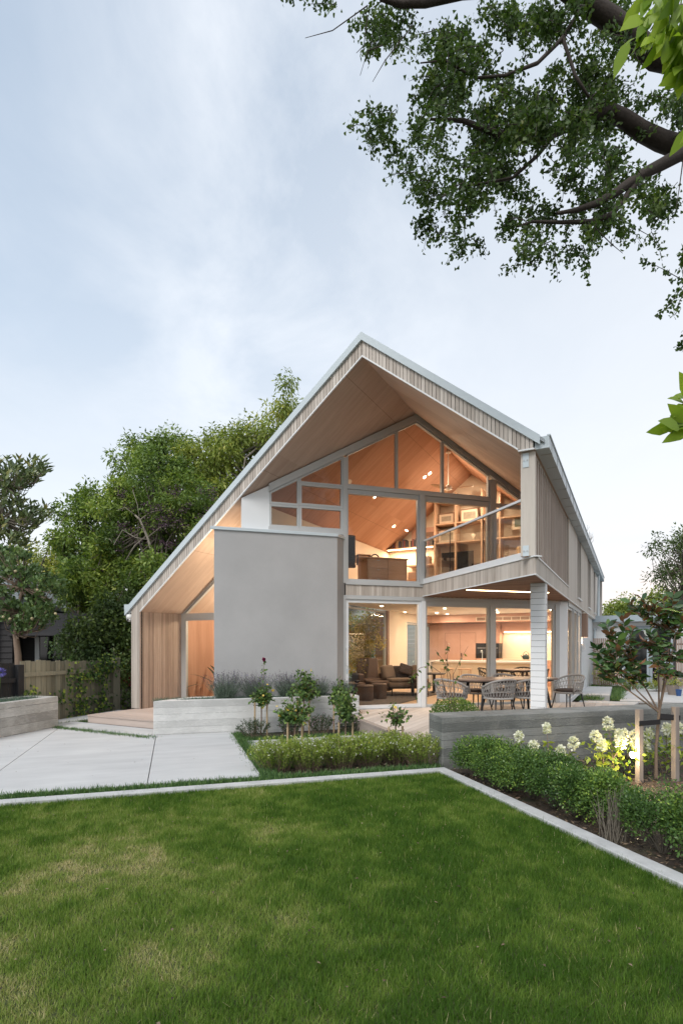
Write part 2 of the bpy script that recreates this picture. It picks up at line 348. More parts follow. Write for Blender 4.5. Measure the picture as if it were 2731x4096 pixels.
# roof sheet, eaves, gable trim
b = MB()
b.prism([(0, -.06, 7.25), (0, -.06, 7.19), (-2.9, -.06, zt(2.9, 7.19)), (-2.9, -.06, zt(2.9, 7.25))], (0, 20.7, 0))
b.prism([(-2.9, -.06, zt(2.9, 7.25)), (-2.9, -.06, zt(2.9, 7.19)), (-6.26, -.06, zt(6.26, 7.19)), (-6.26, -.06, zt(6.26, 7.25))], (0, 3.4, 0))
b.prism([(0, -.06, 7.25), (3.2, -.06, zt(3.2, 7.25)), (3.2, -.06, zt(3.2, 7.19)), (0, -.06, 7.19)], (0, 20.7, 0))
roof = b.build('roof', M['roofmetal'], hr)
b = MB()
b.prism([(0, -.10, 7.258), (-6.27, -.10, zt(6.27, 7.258)), (-6.27, -.10, zt(6.27, 7.11)), (0, -.10, 7.11)], (0, .05, 0))
b.prism([(0, -.10, 7.258), (3.14, -.10, zt(3.14, 7.258)), (3.14, -.10, zt(3.14, 7.11)), (0, -.10, 7.11)], (0, .05, 0))
b.box(-6.29, -6.10, -.09, 3.3, 2.30, 2.42)
b.build('fascia', M['metal'], roof)
b = MB()
u = -6.09
while u < 3.02:
    u1 = min(u+.0585, 3.03); a0, a1 = u, u1
    if a1 <= -5.80:
        pts = [(a0, -.05, -.05), (a1, -.05, -.05), (a1, -.05, zt(a1, 7.12)), (a0, -.05, zt(a0, 7.12))]
    else:
        lo0 = max(zt(a0, 6.84), 4.60) if a0 > 0 else zt(max(a0, -5.797), 6.84); lo1 = max(zt(a1, 6.84), 4.60) if a1 > 0 else zt(a1, 6.84)
        if a0 < 0 < a1: a1 = 0.0; u1 = 0.0; lo1 = 6.84
        pts = [(a0, -.05, lo0), (a1, -.05, lo1), (a1, -.05, zt(a1, 7.12)), (a0, -.05, zt(a0, 7.12))]
    b.prism(pts, (0, .022, 0), rng.random()); u = u1+.009
b.build('gable_cladding', M['clad'], hr)
b = MB()                                             # dark cavity behind the boards and the solid fin
b.prism([(0, -.026, 7.11), (0, -.026, 6.845), (-5.797, -.026, zt(5.797, 6.845)), (-5.797, -.026, -.06), (-6.085, -.026, -.06), (-6.085, -.026, zt(6.085, 7.11))], (0, .05, 0))
b.prism([(0, -.026, 7.11), (3.02, -.026, zt(3.02, 7.11)), (3.02, -.026, 4.61), (2.80, -.026, 4.61), (0, -.026, 6.845)], (0, .05, 0))
b.box(-6.085, -5.83, .024, 3.2, -.3, 2.24)
b.build('wall_core', M['dark'], hr)
b = MB()
b.prism([(0, -.062, 6.842), (-5.80, -.062, zt(5.80, 6.842)), (-5.80, -.062, zt(5.80, 6.812)), (0, -.062, 6.812)], (0, .034, 0))
b.prism([(0, -.062, 6.842), (2.80, -.062, zt(2.80, 6.842)), (2.80, -.062, zt(2.80, 6.812)), (0, -.062, 6.812)], (0, .034, 0))
b.box(2.80, 3.05, -.062, -.028, 4.578, 4.602)
b.build('edge_trim', M['white'], roof)
# plywood soffit, running through as the sloping ceiling of the upper room
b = MB()
def pitch(b_, pts): b_.prism([(x, y, zs(x)) for x, y in pts], (0, 0, .02))
pitch(b, [(-5.80, -.024), (-2.86, -.024), (-2.86, 3.3), (-5.80, 3.3)]); pitch(b, [(-2.86, -.024), (0, -.024), (0, 2.90), (-2.86, .04)])
pitch(b, [(0, -.024), (2.80, -.024), (2.80, 5.70), (0, 2.90)])
b.prism([(2.80, -.024, 4.583), (3.06, -.024, 4.583), (3.06, -.024, 4.605), (2.80, -.024, 4.605)], (0, 5.3, 0))
soff = b.build('soffit', M['ply'], hr)
b = MB(); pitch(b, [(-2.86, .041), (0, 2.901), (0, 8.0), (-2.86, 8.0)]); pitch(b, [(0, 2.901), (2.80, 5.701), (2.80, 8.0), (0, 8.0)])
b.build('sloping_ceiling', M['ply_warmlit'], hr)
# cedar lined inner face of the left fin wall
b = MB(); v = -.046
while v < 1.3:
    b.box(-5.822, -5.797, v, v+.056, -.06, 2.235, rng.random()); v += .0605
b.build('cedar_lining', M['cedar'], hr)
b = MB(); v = -.028
while v < 3.2:
    b.box(-6.115, -6.09, v, v+.062, -.06, 2.28, rng.random()); v += .0665
b.build('side_cladding', M['clad'], hr)

def inset(poly, w):
    n = len(poly); A = sum(poly[i][0]*poly[(i+1) % n][1]-poly[(i+1) % n][0]*poly[i][1] for i in range(n)); sg = 1 if A > 0 else -1
    L = []
    for i in range(n):
        (x0, y0), (x1, y1) = poly[i], poly[(i+1) % n]; l = math.hypot(x1-x0, y1-y0); nx, ny = -(y1-y0)/l*sg, (x1-x0)/l*sg
        L.append((x0+nx*w, y0+ny*w, (x1-x0)/l, (y1-y0)/l))
    R_ = []
    for i in range(n):
        x0, y0, dx, dy = L[i-1]; x1, y1, ex, ey = L[i]; k = dx*ey-dy*ex
        t = ((x1-x0)*ey-(y1-y0)*ex)/k; R_.append((x0+dx*t, y0+dy*t))
    return R_
def window(poly, M_, wd=.05, d0=-.03, d1=.05, mat='alu', name='window', par=None, glass='glass'):
    """poly in (x along, z); a frame ring with a glass pane as its child"""
    q = inset(poly, wd); n = len(poly); b = MB(M_); vs = []
    for d in (d0, d1):
        vs += [(x, d, z) for x, z in poly]+[(x, d, z) for x, z in q]
    fs = []
    for i in range(n):
        j = (i+1) % n
        fs += [(i, j, n+j, n+i), (2*n+i, 3*n+i, 3*n+j, 2*n+j), (n+i, n+j, 3*n+j, 3*n+i), (i, 2*n+i, 2*n+j, j)]
    b.add(vs, fs); f = b.build(name, M[mat], hr if par is None else par)
    g = MB(M_); dm = (d0+d1)/2; g.poly([(x, dm, z) for x, z in inset(poly, wd-.006)]); g.build('pane', M[glass], f)
    return f
def rect(x0, x1, z0, z1): return [(x0, z0), (x1, z0), (x1, z1), (x0, z1)]

# left wing glazing behind the render block
def zl(t): return 2.25+S9*t
f = window(rect(.10, 2.72, -.02, 2.13), ML, wd=.055, name='sliding_door')
window([(.10, 2.205), (2.72, 2.205), (2.72, zl(2.72)-.1), (.10, zl(.10)-.045)], ML, wd=.05)
b = MB(ML); b.box(0, .10, -.035, .09, -.06, zl(0)); b.box(.10, 2.72, -.04, .09, 2.13, 2.205); b.build('door_frame', M['alu'], f)
b = MB(ML); b.prism([(.0, -.03, zl(0)-.02), (2.72, -.03, zl(2.72)-.02), (2.72, -.03, zl(2.72)-.09), (.0, -.03, zl(0)-.09)], (0, .1, 0)); b.build('window_head', M['alu'], hr)
b = MB(); b.box(-5.79, -2.9, 3.0, 3.1, -.06, 4.5); b.build('plywood_wall', M['ply'], hr)
b = MB(); b.box(-5.83, -5.80, 1.45, 3.1, -.06, 2.25); b.build('interior_wall', M['ply_warmlit'], hr)
b = MB(); b.box(-5.80, -2.62, 1.33, 3.1, -.09, -.05); b.build('floor', M['floor'], hr)
b = MB(); b.box(-5.16, -5.03, 2.985, 2.998, .20, .30); b.build('wall_socket', M['whitem'], hr)

# grey render block with its metal capping
def blk(o): return [(-1.225+o, 1.245-o*.4), (-3.075-o, -.605-o*1.3), (-3.075-o, 1.30), (-1.225+o, 1.62)]
b = MB(); b.slab([(-1.225, 1.245), (-3.075, -.605), (-3.075, 1.31), (-1.225, 1.60)], -.3, 3.80)
blkw = b.build('rendered_wall', M['render'], hr, bev=.008)
b = MB(); b.slab([(-1.195, 1.232), (-3.11, -.683), (-3.11, 1.31), (-1.195, 1.60)], 3.80, 3.865); b.build('capping', M['metal'], blkw, bev=.006)
# upper wall beside the small windows
b = MB(MF); b.box(-4.185, -3.60, -.02, .10, 3.87, 4.55)
b.prism([(-4.185, -.02, 4.55), (-3.60, -.02, 4.55), (-3.60, -.02, 4.86), (-4.175, -.02, 4.55+.005)], (0, .12, 0))
b.build('upper_wall', M['white'], hr)
b = MB(); b.box(-2.86, -2.80, .10, 8.0, 2.86, 4.57); b.build('knee_wall', M['cream'], hr)
b = MB(); b.box(-2.92, -2.861, .08, 3.3, 3.0, 4.545); b.build('upper_side_wall', M['white'], hr)

# upper glazing on the angled facade
def zf(t): return zs(.12+t*_r)
apx = -.12/_r
def top(t, o): return zf(t)-o
b = MB(MF)
HB = .165
b.prism([(-3.61, -.06, top(-3.61, .005)), (apx, -.06, 6.815), (apx, -.06, 6.815-HB), (-3.61, -.06, top(-3.61, HB+.005))], (0, .16, 0))
b.prism([(apx, -.06, 6.815), (3.87, -.06, top(3.87, .005)), (3.87, -.06, top(3.87, HB+.005)), (apx, -.06, 6.815-HB)], (0, .16, 0))
b.build('window_head', M['alu'], hr)
def wtop(a, c, z0, o=HB+.01, **k):
    pts = [(a, z0), (c, z0), (c, top(c, o))]+([(apx, 6.82-o)] if a < apx < c else [])+[(a, top(a, o))]
    return window(pts, MF, **k)
window(rect(-3.60, -2.95, 3.985, 4.47), MF, wd=.045); wtop(-3.60, -2.95, 4.475, wd=.045)
window(rect(-2.945, -1.955, 3.985, 4.485), MF, wd=.05); window(rect(-2.945, -1.955, 4.49, 4.975), MF, wd=.05)
wtop(-2.945, -1.955, 4.98, wd=.035)
b = MB(MF); b.box(-3.62, -1.955, -.06, .08, 3.90, 3.98); b.build('window_sill', M['alu'], hr)
b = MB(MF); b.box(-1.955, -1.865, -.055, .10, 2.83, top(-1.955, HB+.03)); b.build('mullion', M['alu'], hr)
b = MB(MF); b.box(-1.865, 1.76, -.05, .10, 4.935, 5.015); b.box(-1.865, -.11, -.02, .10, 4.865, 4.932); b.box(.02, 1.76, -.02, .10, 4.865, 4.932); b.build('transom', M['alu'], hr)
wtop(-1.86, -.665, 5.02, wd=.03); wtop(-.66, .505, 5.02, wd=.03); wtop(.51, 1.755, 5.02, wd=.03)
window(rect(-1.86, -.115, 2.90, 4.86), MF, wd=.03, name='sliding_door')
b = MB(MF); b.box(-.11, .015, -.10, .10, 2.86, 4.932); b.build('mullion', M['alu'], hr)
d = window(rect(.02, 1.755, 2.90, 4.86), MF, wd=.055, name='sliding_door')
b = MB(MF); b.box(1.66, 1.70, -.085, -.055, 3.75, 4.10); b.build('handle', M['metal'], d)
b = MB(MF); b.box(1.76, 1.91, -.06, .10, 2.86, top(1.91, HB+.03)); b.build('mullion', M['alu'], hr)
window(rect(1.915, 3.86, 2.90, 4.86), MF, wd=.045); wtop(1.915, 3.86, 4.865, wd=.045)
b = MB(MF); b.box(-1.90, -.02, -.07, .10, 2.80, 2.86); b.box(-1.87, -.11, -.05, .09, 2.86, 2.90); b.box(.02, 3.87, -.03, .09, 2.862, 2.90); b.build('door_sill', M['alu'], hr)
# timber band between the storeys
b = MB(MF); t = -1.895
while t < -.03:
    b.box(t, t+.058, -.045, -.02, 2.565, 2.795, rng.random()); t += .0615
b.build('edge_cladding', M['clad'], hr)
b = MB(MF); b.box(-1.9, -.01, -.019, .09, 2.565, 2.80); b.build('wall_core', M['dark'], hr)

# floor plate between the storeys
b = MB(); b.slab([(-1.23, 1.64), (.12, 2.97), (2.92, 5.78), (2.92, 12.0), (-2.6, 12.0), (-2.6, 1.7)], 2.58, 2.855); b.build('ceiling', M['ceil'], hr)
b = MB(); b.slab([(-1.23, 1.68), (.12, 3.02), (2.9, 5.8), (2.9, 8.0), (-2.8, 8.0), (-2.8, 1.7)], 2.857, 2.875); b.build('floor', M['floor'], hr)

# balcony: triangular slab, boarded edges, dark timber soffit, capping, glass rail
bal = MB(); bal.slab([(.14, 2.95), (3.045, .045), (3.045, 5.78), (2.96, 5.76)], 2.60, 2.85); balc = bal.build('balcony', M['dark'], hr)
b = MB(); k = 0
x = -.02
bm = MB(MJ)
while x < 4.12:
    bm.box(x, x+.058, -.022, .0, 2.592, 2.862, rng.random()); x += .0615
bm.build('edge_cladding', M['clad'], balc)
b = MB(); v = .03
while v < 5.25:
    b.box(3.046, 3.066, v, v+.118, 2.592, 2.862, rng.random()); v += .12
b.build('side_edge_cladding', M['sideclad'], balc)
b = MB(); v = 0.06
k = 0
while v < 5.78:                                      # soffit boards run across the triangle
    u0 = max(.14+ (2.95-v) if v < 2.95 else .14+(v-2.95), .15)
    if u0 < 3.04: b.box(u0, 3.04, v, v+.083, 2.578, 2.598, rng.random())
    v += .087
b.build('timber_soffit', M['slatsoff'], balc)
b = MB(MJ); b.box(-.06, 4.19, -.04, .10, 2.862, 2.885); b.box(-.05, 3.83, -.03, .03, 2.885, 2.985); b.build('capping', M['white'], balc, bev=.004)
b = MB(); b.box(3.0, 3.085, .0, 5.2, 2.862, 2.885); b.build('side_capping', M['white'], balc)
b = MB(MJ); b.box(-.04, 4.18, -.03, -.022, 2.572, 2.592); b.build('edge_trim', M['white'], balc)
b = MB(); b.box(3.05, 3.075, .0, 16.6, 2.572, 2.592); b.build('edge_trim', M['white'], balc)
rail = MB(MJ).box(.02, 3.86, -.02, .025, 3.845, 3.885).build('balustrade', M['white'], hr)
for x0, x1 in ((.04, 1.30), (1.335, 2.575), (2.61, 3.80)):
    MB(MJ).poly([(x0, 0, 2.985), (x1, 0, 2.985), (x1, 0, 3.845), (x0, 0, 3.845)]).build('glass_panel', M['glassrail'], rail)
for x in (1.31, 2.585, 3.81): MB(MJ).box(x, x+.012, -.006, .008, 2.985, 3.845).build('glass_joint', M['black'], rail)
b = MB(MJ); x = .0
# end post, brackets, batten screen
pst = MB().box(2.825, 3.055, .03, .075, 2.89, 4.582).build('end_post', M['sideclad'], hr, bev=.004)
for z0, z1 in ((4.33, 4.56), (2.887, 3.06)):
    q = MB().box(2.86, 2.955, .018, .029, z0, z1).build('bracket', M['metal'], pst)
    for uu in (2.88, 2.93):
        q2 = MB().box(uu-.011, uu+.011, .008, .018, (z0+z1)/2-.012, (z0+z1)/2+.012); q2.build('bolt', M['alu'], pst)
scr = MB().box(3.0, 3.04, .08, 5.2, 4.50, 4.56).build('batten_screen', M['sideclad'], hr)
MB().box(3.012, 3.026, .10, 5.2, 2.886, 4.56).build('gap_shade_panel', M['browntim'], scr)  # dark sheet added behind the battens, standing for shade in the gaps
for i in range(24):
    v = .13+i*.212
    MB().box(3.044, 3.056, v, v+.045, 2.886, 4.52, rng.random()).build('batten', M['clad'], scr)
# upper side wall boards with slot windows
side = MB(); v = 5.25
slots = ((7.75, 8.85), (12.1, 13.4), (15.7, 16.5))
while v < 17.9:
    v1 = min(v+.135, 17.9); inS = [s_ for s_ in slots if v1 > s_[0] and v < s_[1]]
    z0 = 2.592
    if inS: side.box(3.046, 3.07, v, v1, 2.592, 2.80, rng.random())
    else: side.box(3.046, 3.07, v, v1, 2.592, 4.58, rng.random())
    v = v1+.003
side.build('side_cladding', M['sideclad'], hr)
b = MB(); b.box(2.93, 3.0, 5.25, 17.9, 2.59, 4.62); b.box(3.001, 3.04, 5.25, 7.75, 2.6, 4.6); b.box(3.001, 3.04, 8.85, 12.1, 2.6, 4.6); b.box(3.001, 3.04, 13.4, 15.7, 2.6, 4.6); b.box(3.001, 3.04, 16.5, 17.9, 2.6, 4.6)
b.build('wall_core', M['dark'], hr)
for s0, s1 in slots:
    wf = MB().box(3.001, 3.012, s0+.01, s1-.01, 2.81, 4.55).build('window', M['darkglass'], hr)
    k = 0; v = s0+.08
    q = MB()
    while v < s1-.05: q.box(3.018, 3.055, v, v+.045, 2.83, 4.57, rng.random()); v += .17
    q.build('slats', M['clad'], wf)
    MB().box(3.02, 3.12, s0-.03, s1+.03, 2.775, 2.815).build('sill', M['white'], wf)
# gutter with its soffit sheets and straps, downpipe
g = MB(); g.box(3.05, 3.27, .0, 20.6, 4.585, 4.60); g.box(3.255, 3.27, .0, 20.6, 4.60, 4.775); g.box(3.05, 3.27, -.012, .0, 4.585, 4.775); g.box(3.235, 3.29, -.015, 20.6, 4.775, 4.795)
gut = g.build('gutter', M['metal'], hr)
for i in range(27):
    v = .3+i*.76
    MB().box(3.10, 3.277, v, v+.018, 4.578, 4.782).build('strap', M['alu'], gut)
b = MB(); b.tube([(3.16, 17.5, 4.60), (3.16, 17.5, 4.5), (3.14, 17.5, 2.4), (3.14, 17.45, 2.25), (3.05, 17.1, 2.15), (3.03, 17.05, 2.0), (3.03, 17.05, .0)], .055, n=10); b.build('downpipe', M['metal'], hr, smooth=True)
b = MB(); b.box(3.07, 3.19, 20.2, 20.35, 2.5, 4.6); b.build('rear_post', M['clad'], hr)

# weatherboarded column under the balcony corner
col = MB(); z = -.02
while z < 2.57:
    col.slab([(2.785, 1.27), (3.045, 1.27), (3.045, 1.53), (2.785, 1.53)], z, min(z+.105, 2.576)); z += .1105
cl_ = col.build('column', M['white'], hr, bev=.003)
MB().box(2.795, 3.035, 1.28, 1.52, -.03, 2.57).build('column_core', M['dark'], cl_)

# lower glazing on the angled facade
b = MB(MF); b.box(-1.95, -1.90, -.05, .10, -.02, 2.56); b.box(-1.9, 3.80, -.06, .10, 2.475, 2.562); b.box(-1.9, 3.78, -.05, .10, -.03, .012); hd_ = b.build('door_head', M['alu'], hr)
d1 = window(rect(-1.895, -.055, .015, 2.47), MF, wd=.07, name='sliding_door', mat='white')
b = MB(MF); b.box(-1.885, -1.845, -.075, -.032, .98, 1.02); b.box(-1.885, -1.845, -.075, -.032, 1.36, 1.40); b.box(-1.88, -1.85, -.10, -.075, .97, 1.41); b.build('handle', M['white'], d1, bev=.006)
MB(MF).box(-1.875, -1.845, -.04, -.031, .80, .92).build('lock', M['metal'], d1)
MB(MF).box(-.05, .05, -.07, .10, -.02, 2.47).build('mullion', M['white'], hr)
window(rect(.055, 1.765, .015, 2.40), MF, wd=.045, name='sliding_door'); window(rect(1.90, 3.645, .015, 2.40), MF, wd=.045, name='sliding_door')
MB(MF).box(.055, 3.645, -.03, .08, 2.402, 2.474).build('transom', M['alu'], hr)
MB(MF).box(1.77, 1.895, -.07, .10, -.02, 2.40).build('mullion', M['alu'], hr)
MB(MF).box(3.65, 3.77, -.06, .10, -.02, 2.474).build('mullion', M['alu'], hr)
MB().slab([(2.80, 5.63), (2.98, 5.81), (2.98, 5.95), (2.80, 5.95)], -.05, 2.56).build('corner_post', M['white'], hr)
# side glazing along the passage, then a weatherboarded wall
MSd = Matrix(((0, -1, 0, 2.95), (1, 0, 0, 0), (0, 0, 1, 0), (0, 0, 0, 1)))
for a0, a1 in ((5.96, 7.3), (7.45, 8.7), (8.85, 9.9)):
    window(rect(a0, a1, .05, 2.45), MSd, wd=.06, name='sliding_door', glass='glass', d0=-.03, d1=.06)
    MB(MSd).box(a1+.005, a1+.145, -.06, .08, .0, 2.5).build('mullion', M['alu'], hr)
MB(MSd).box(5.96, 10.05, -.06, .09, 2.455, 2.57).build('door_head', M['alu'], hr); MB(MSd).box(5.96, 10.05, -.08, .09, -.06, .045).build('door_sill', M['white'], hr)
b = MB(); z = -.25
while z < 2.5: b.box(2.88, 2.945, 10.06, 17.9, z, z+.146); z += .148
wb = b.build('weatherboard_wall', M['white'], hr)
MB().box(2.80, 2.879, 10.06, 17.9, -.3, 2.57).build('wall_core', M['white'], wb)
MB().box(2.95, 3.14, 10.4, 11.1, 1.72, 2.50).build('wall_cabinet', M['browntim'], hr)
wl = MB().box(2.95, 3.06, 10.9, 11.2, 1.28, 1.48).build('wall_light', M['white'], hr)
plamp('wall_light_glow', wl, (3.04, 11.05, 1.58), 6, .03)
MB().box(2.55, 3.045, 5.8, 16.6, 2.573, 2.59).build('eave_lining', M['ceil'], hr)

# ------------------------------------------------------------------ rooms seen through the glass
b = MB()
b.box(-2.70, -2.60, 1.8, 3.8, 0, 2.58); b.box(-2.70, -2.60, 7.35, 9.0, 0, 2.58); b.box(-2.70, -2.60, 11.7, 12.0, 0, 2.58); b.box(-2.70, -2.60, 9.0, 11.7, 2.28, 2.58)
b.build('interior_wall', M['cream'], hr)
MB().box(-3.0, -2.57, 7.18, 7.34, 0, 2.575).build('timber_pier', M['browntim'], hr)
window(rect(3.82, 7.15, .03, 2.55), Matrix(((0, 1, 0, -2.66), (1, 0, 0, 0), (0, 0, 1, 0), (0, 0, 0, 1))), wd=.05)
MLs = Matrix(((0, 1, 0, -2.66), (1, 0, 0, 0), (0, 0, 1, 0), (0, 0, 0, 1)))
window(rect(9.02, 10.3, .03, 2.26), MLs, wd=.07, name='sliding_door'); window(rect(10.35, 11.68, .03, 2.26), MLs, wd=.07, name='sliding_door')
b = MB(); b.slab([(-1.23, 1.72), (.12, 3.06), (2.88, 5.82), (2.88, 12.0), (-2.6, 12.0), (-2.6, 1.8)], -.06, .0); b.build('floor', M['floor'], hr)
MB().box(-3.4, 2.9, 12.0, 12.1, 0, 2.58).build('interior_wall', M['cream'], hr)
MB().box(2.80, 2.88, 10.06, 12.0, 0, 2.58).build('interior_wall', M['pink'], hr)
# kitchen
kc = MB().box(-2.58, -.76, 11.42, 11.99, 0, 2.28).box(-.76, .12, 11.42, 11.99, 1.53, 2.28).box(-.76, .12, 11.42, 11.99, 0, .96).build('kitchen_cabinet', M['pink'], hr)
for uu in (-1.95, -1.35, -.76): MB().box(uu-.004, uu+.004, 11.412, 11.421, .06, 1.92).build('door_gap', M['browntim'], kc)
MB().box(-1.95, -.76, 11.411, 11.421, 1.92, 1.93).build('door_gap', M['browntim'], kc)
MB().box(-1.31, -1.29, 11.38, 11.41, 1.02, 1.16).build('handle', M['black'], kc)
ov = MB().box(-.74, .10, 11.45, 11.98, .965, 1.525).build('oven', M['black'], kc)
MB().box(-.70, .06, 11.41, 11.44, 1.34, 1.36).build('handle', M['alu'], kc); MB().box(-.45, -.2, 11.44, 11.449, 1.44, 1.50).build('display', M['darkglass'], kc)
up = MB().box(.14, 2.78, 11.62, 11.99, 1.95, 2.30).build('wall_cabinet', M['pink'], hr)
MB().box(.25, 2.7, 11.60, 11.66, 1.925, 1.948).build('led_strip', M['led'], up)
bn = MB().box(.14, 2.78, 11.35, 11.99, 0, .90).build('bench', M['pink'], hr); MB().box(.13, 2.79, 11.33, 11.98, .90, .94).build('benchtop', M['cream'], bn)
MB().box(.14, 2.78, 11.96, 11.988, .945, 1.95).build('splashback', M['cream'], hr)
bh = MB().box(-2.58, 2.79, 10.62, 11.3, 2.30, 2.578).build('bulkhead', M['pink'], hr)
gr = MB().box(-.55, 1.95, 10.60, 10.619, 2.325, 2.47).build('air_grille', M['cream'], hr)
MB().box(-.51, 1.91, 10.594, 10.599, 2.345, 2.45).build('grille_slot', M['browntim'], gr)
for i in range(1, 8): MB().box(-.51+i*.302, -.49+i*.302, 10.588, 10.593, 2.345, 2.45).build('grille_bar', M['cream'], gr)
isl = MB().box(-1.78, 1.9, 9.35, 10.0, 0, .86).build('kitchen_island', M['cream'], hr); MB().box(-1.86, 1.95, 9.22, 10.1, .86, .92).build('benchtop', M['white'], isl); MB().box(-1.86, -1.79, 9.22, 10.1, 0, .858).build('end_panel', M['white'], isl)
tp = MB(); tp.tube([(-.15, 9.9, .92), (-.15, 9.9, 1.22), (-.15, 9.88, 1.27), (-.15, 9.72, 1.27), (-.15, 9.70, 1.20)], .014, n=8); tp.build('tap', M['metal'], isl, smooth=True)
MB().box(-2.59, -2.15, 11.9, 11.99, 0, 2.0).build('hall_door', M['browntim'], hr)
for v_, z0, z1 in ((8.9, 1.36, 1.5), (8.9, 1.12, 1.28)): pass
# lights in the lower ceiling
for i, (uu, vv, pw) in enumerate(((-.9, 3.2, 9), (-1.9, 5.2, 8), (.2, 5.0, 9), (-.6, 7.0, 10), (1.6, 7.0, 10), (-1.5, 9.0, 10), (.6, 8.6, 10), (2.2, 9.2, 10), (-1.4, 9.9, 9), (.4, 9.8, 10), (1.9, 9.7, 10))):
    dl = MB(); dl.lathe([(.045, 0), (.045, .012)], 14, o=(uu, vv, 2.564)); d_ = dl.build('downlight', M['lamp'], hr)
    lamp('downlight_glow', d_, (uu, vv, 2.55), pw*1.9, .35)
d_ = MB().lathe([(.04, 0), (.04, .012)], 14, o=(-2.36, 8.2, 2.564)).build('downlight', M['lamp'], hr)
lamp('downlight_glow', d_, (-2.40, 8.2, 2.55), 22, spot=50)
ks = lamp('led_strip_glow', up, (1.45, 11.7, 1.92), 14, .5); ks.data.shape = 'RECTANGLE'; ks.data.size = 2.3; ks.data.size_y = .05
# upper room
bw = MB(); bw.prism([(-2.8, 7.9, 2.86), (2.9, 7.9, 2.86), (2.9, 7.9, zs(2.9)), (0, 7.9, 6.82), (-2.8, 7.9, zs(2.8))], (0, .08, 0)); bw.build('interior_wall', M['cream'], hr)
b = MB(); b.box(-2.79, -2.72, 5.9, 6.5, 3.0, 4.1); b.build('niche', M['browntim'], hr)
bc = MB(); bc.box(-1.08, 2.85, 7.82, 7.895, 2.88, 3.7); bk = bc.build('bookcase', M['pink'], hr)
for uu in (-1.046, -.388, .423, .957, 1.7):
    MB().box(uu-.025, uu+.025, 7.40, 7.89, 2.88, min(zs(uu+.03)-.01, 6.2)).build('upright', M['oak'], bk)
for z, u0, u1 in ((3.55, -2.0, .42), (4.02, -2.0, -1.05), (4.66, -1.05, 2.6), (5.26, -1.05, 1.9), (5.95, -.95, .42)):
    MB().box(u0, u1, 7.42, 7.89, z-.025, z+.015).build('shelf', M['oak'], bk)
MB().box(-2.0, -1.07, 7.88, 7.897, 4.7, 5.3).build('panel', M['pink'], bk)
MB().box(-1.75, -1.25, 7.86, 7.879, 5.0, 5.14).build('air_grille', M['browntim'], hr)
sh = MB().box(-2.75, -1.10, 7.50, 7.89, 4.60, 4.64).build('book_shelf', M['oak'], hr); MB().box(-2.7, -1.15, 7.50, 7.53, 4.575, 4.598).build('led_strip', M['led'], sh)
l_ = lamp('led_strip_glow', sh, (-1.9, 7.6, 4.56), 20, .3); l_.data.shape = 'RECTANGLE'; l_.data.size = 1.5; l_.data.size_y = .05
for uu, vv, pw in ((-1.7, 4.3, 11), (-1.55, 4.36, 0), (-.75, 5.6, 11), (-.62, 5.66, 0), (-2.1, 6.6, 9), (1.5, 5.9, 11), (1.62, 5.98, 0), (.9, 6.8, 9)):
    z = zs(uu); dl = MB(); dl.lathe([(.05, -.004), (.05, .012)], 14, o=(0, 0, 0))
    d_ = dl.build('downlight', M['lamp'], hr); d_.location = (uu, vv, z-.006); d_.rotation_euler = (0, math.atan(S9)*(1 if uu > 0 else -1), 0)
    if pw: lamp('downlight_glow', d_, (0, 0, -.03), pw*3.0, .3)
sp = MB().lathe([(.13, -.003), (.13, .008)], 24).build('ceiling_speaker', M['whitem'], hr); sp.location = (-1.75, 2.75, zs(1.75)-.008); sp.rotation_euler = (0, -math.atan(S9), 0)
# lights outside: strip in the balcony soffit, warm uplight beside the render block, soffit light
ls = MB(MF @ Matrix.Translation((0, 0, 0))).box(.16, 2.13, -1.75, -1.715, 2.566, 2.577).build('led_strip', M['led'], balc)
l_ = lamp('led_strip_glow', balc, (2.2, 3.0, 2.56), 7, .3, col=(1, .75, .5)); l_.data.shape = 'RECTANGLE'; l_.data.size = 2.0; l_.data.size_y = .06; l_.rotation_euler = (0, 0, D2R(45))
ul = MB().box(-3.16, -3.08, .70, .82, 2.5, 2.7).build('wall_light', M['white'], hr)
plamp('wall_light_glow', ul, (-3.22, .40, 3.25), 26, .08, col=(1, .76, .50))
plamp('wing_light', hr, (-4.0, 2.2, 2.2), 85, .15, col=(1, .80, .58))
sl = MB().lathe([(.04, -.004), (.04, .01)], 12).build('downlight', M['lamp'], hr); sl.location = (2.62, 1.6, zs(2.62)-.006); sl.rotation_euler = (0, math.atan(S9), 0)
lamp('downlight_glow', sl, (0, 0, -.03), 5, .1)
sc_ = thing('security_camera', 'white dome security camera under the low eave at the corner of the timber wall', 'camera', H(-6.2, -.0, 2.12), -TH)
MB().box(-.02, .12, -.03, .03, .10, .16).tube([(0, 0, .16), (0, 0, .05)], .025, n=10).build('bracket', M['whitem'], sc_)
MB().lathe([(.03, .08), (.075, .06), (.085, .0), (.08, -.04)], 20).build('housing', M['whitem'], sc_, smooth=True)
MB().lathe([(.078, -.04), (.07, -.075), (.045, -.105), (.01, -.118)], 20).build('dome', M['whitem'], sc_, smooth=True)
q = MB().lathe([(.03, 0), (.03, .02)], 14).build('lens', M['darkglass'], sc_); q.location = (.01, -.055, -.06); q.rotation_euler = (D2R(70), 0, 0)
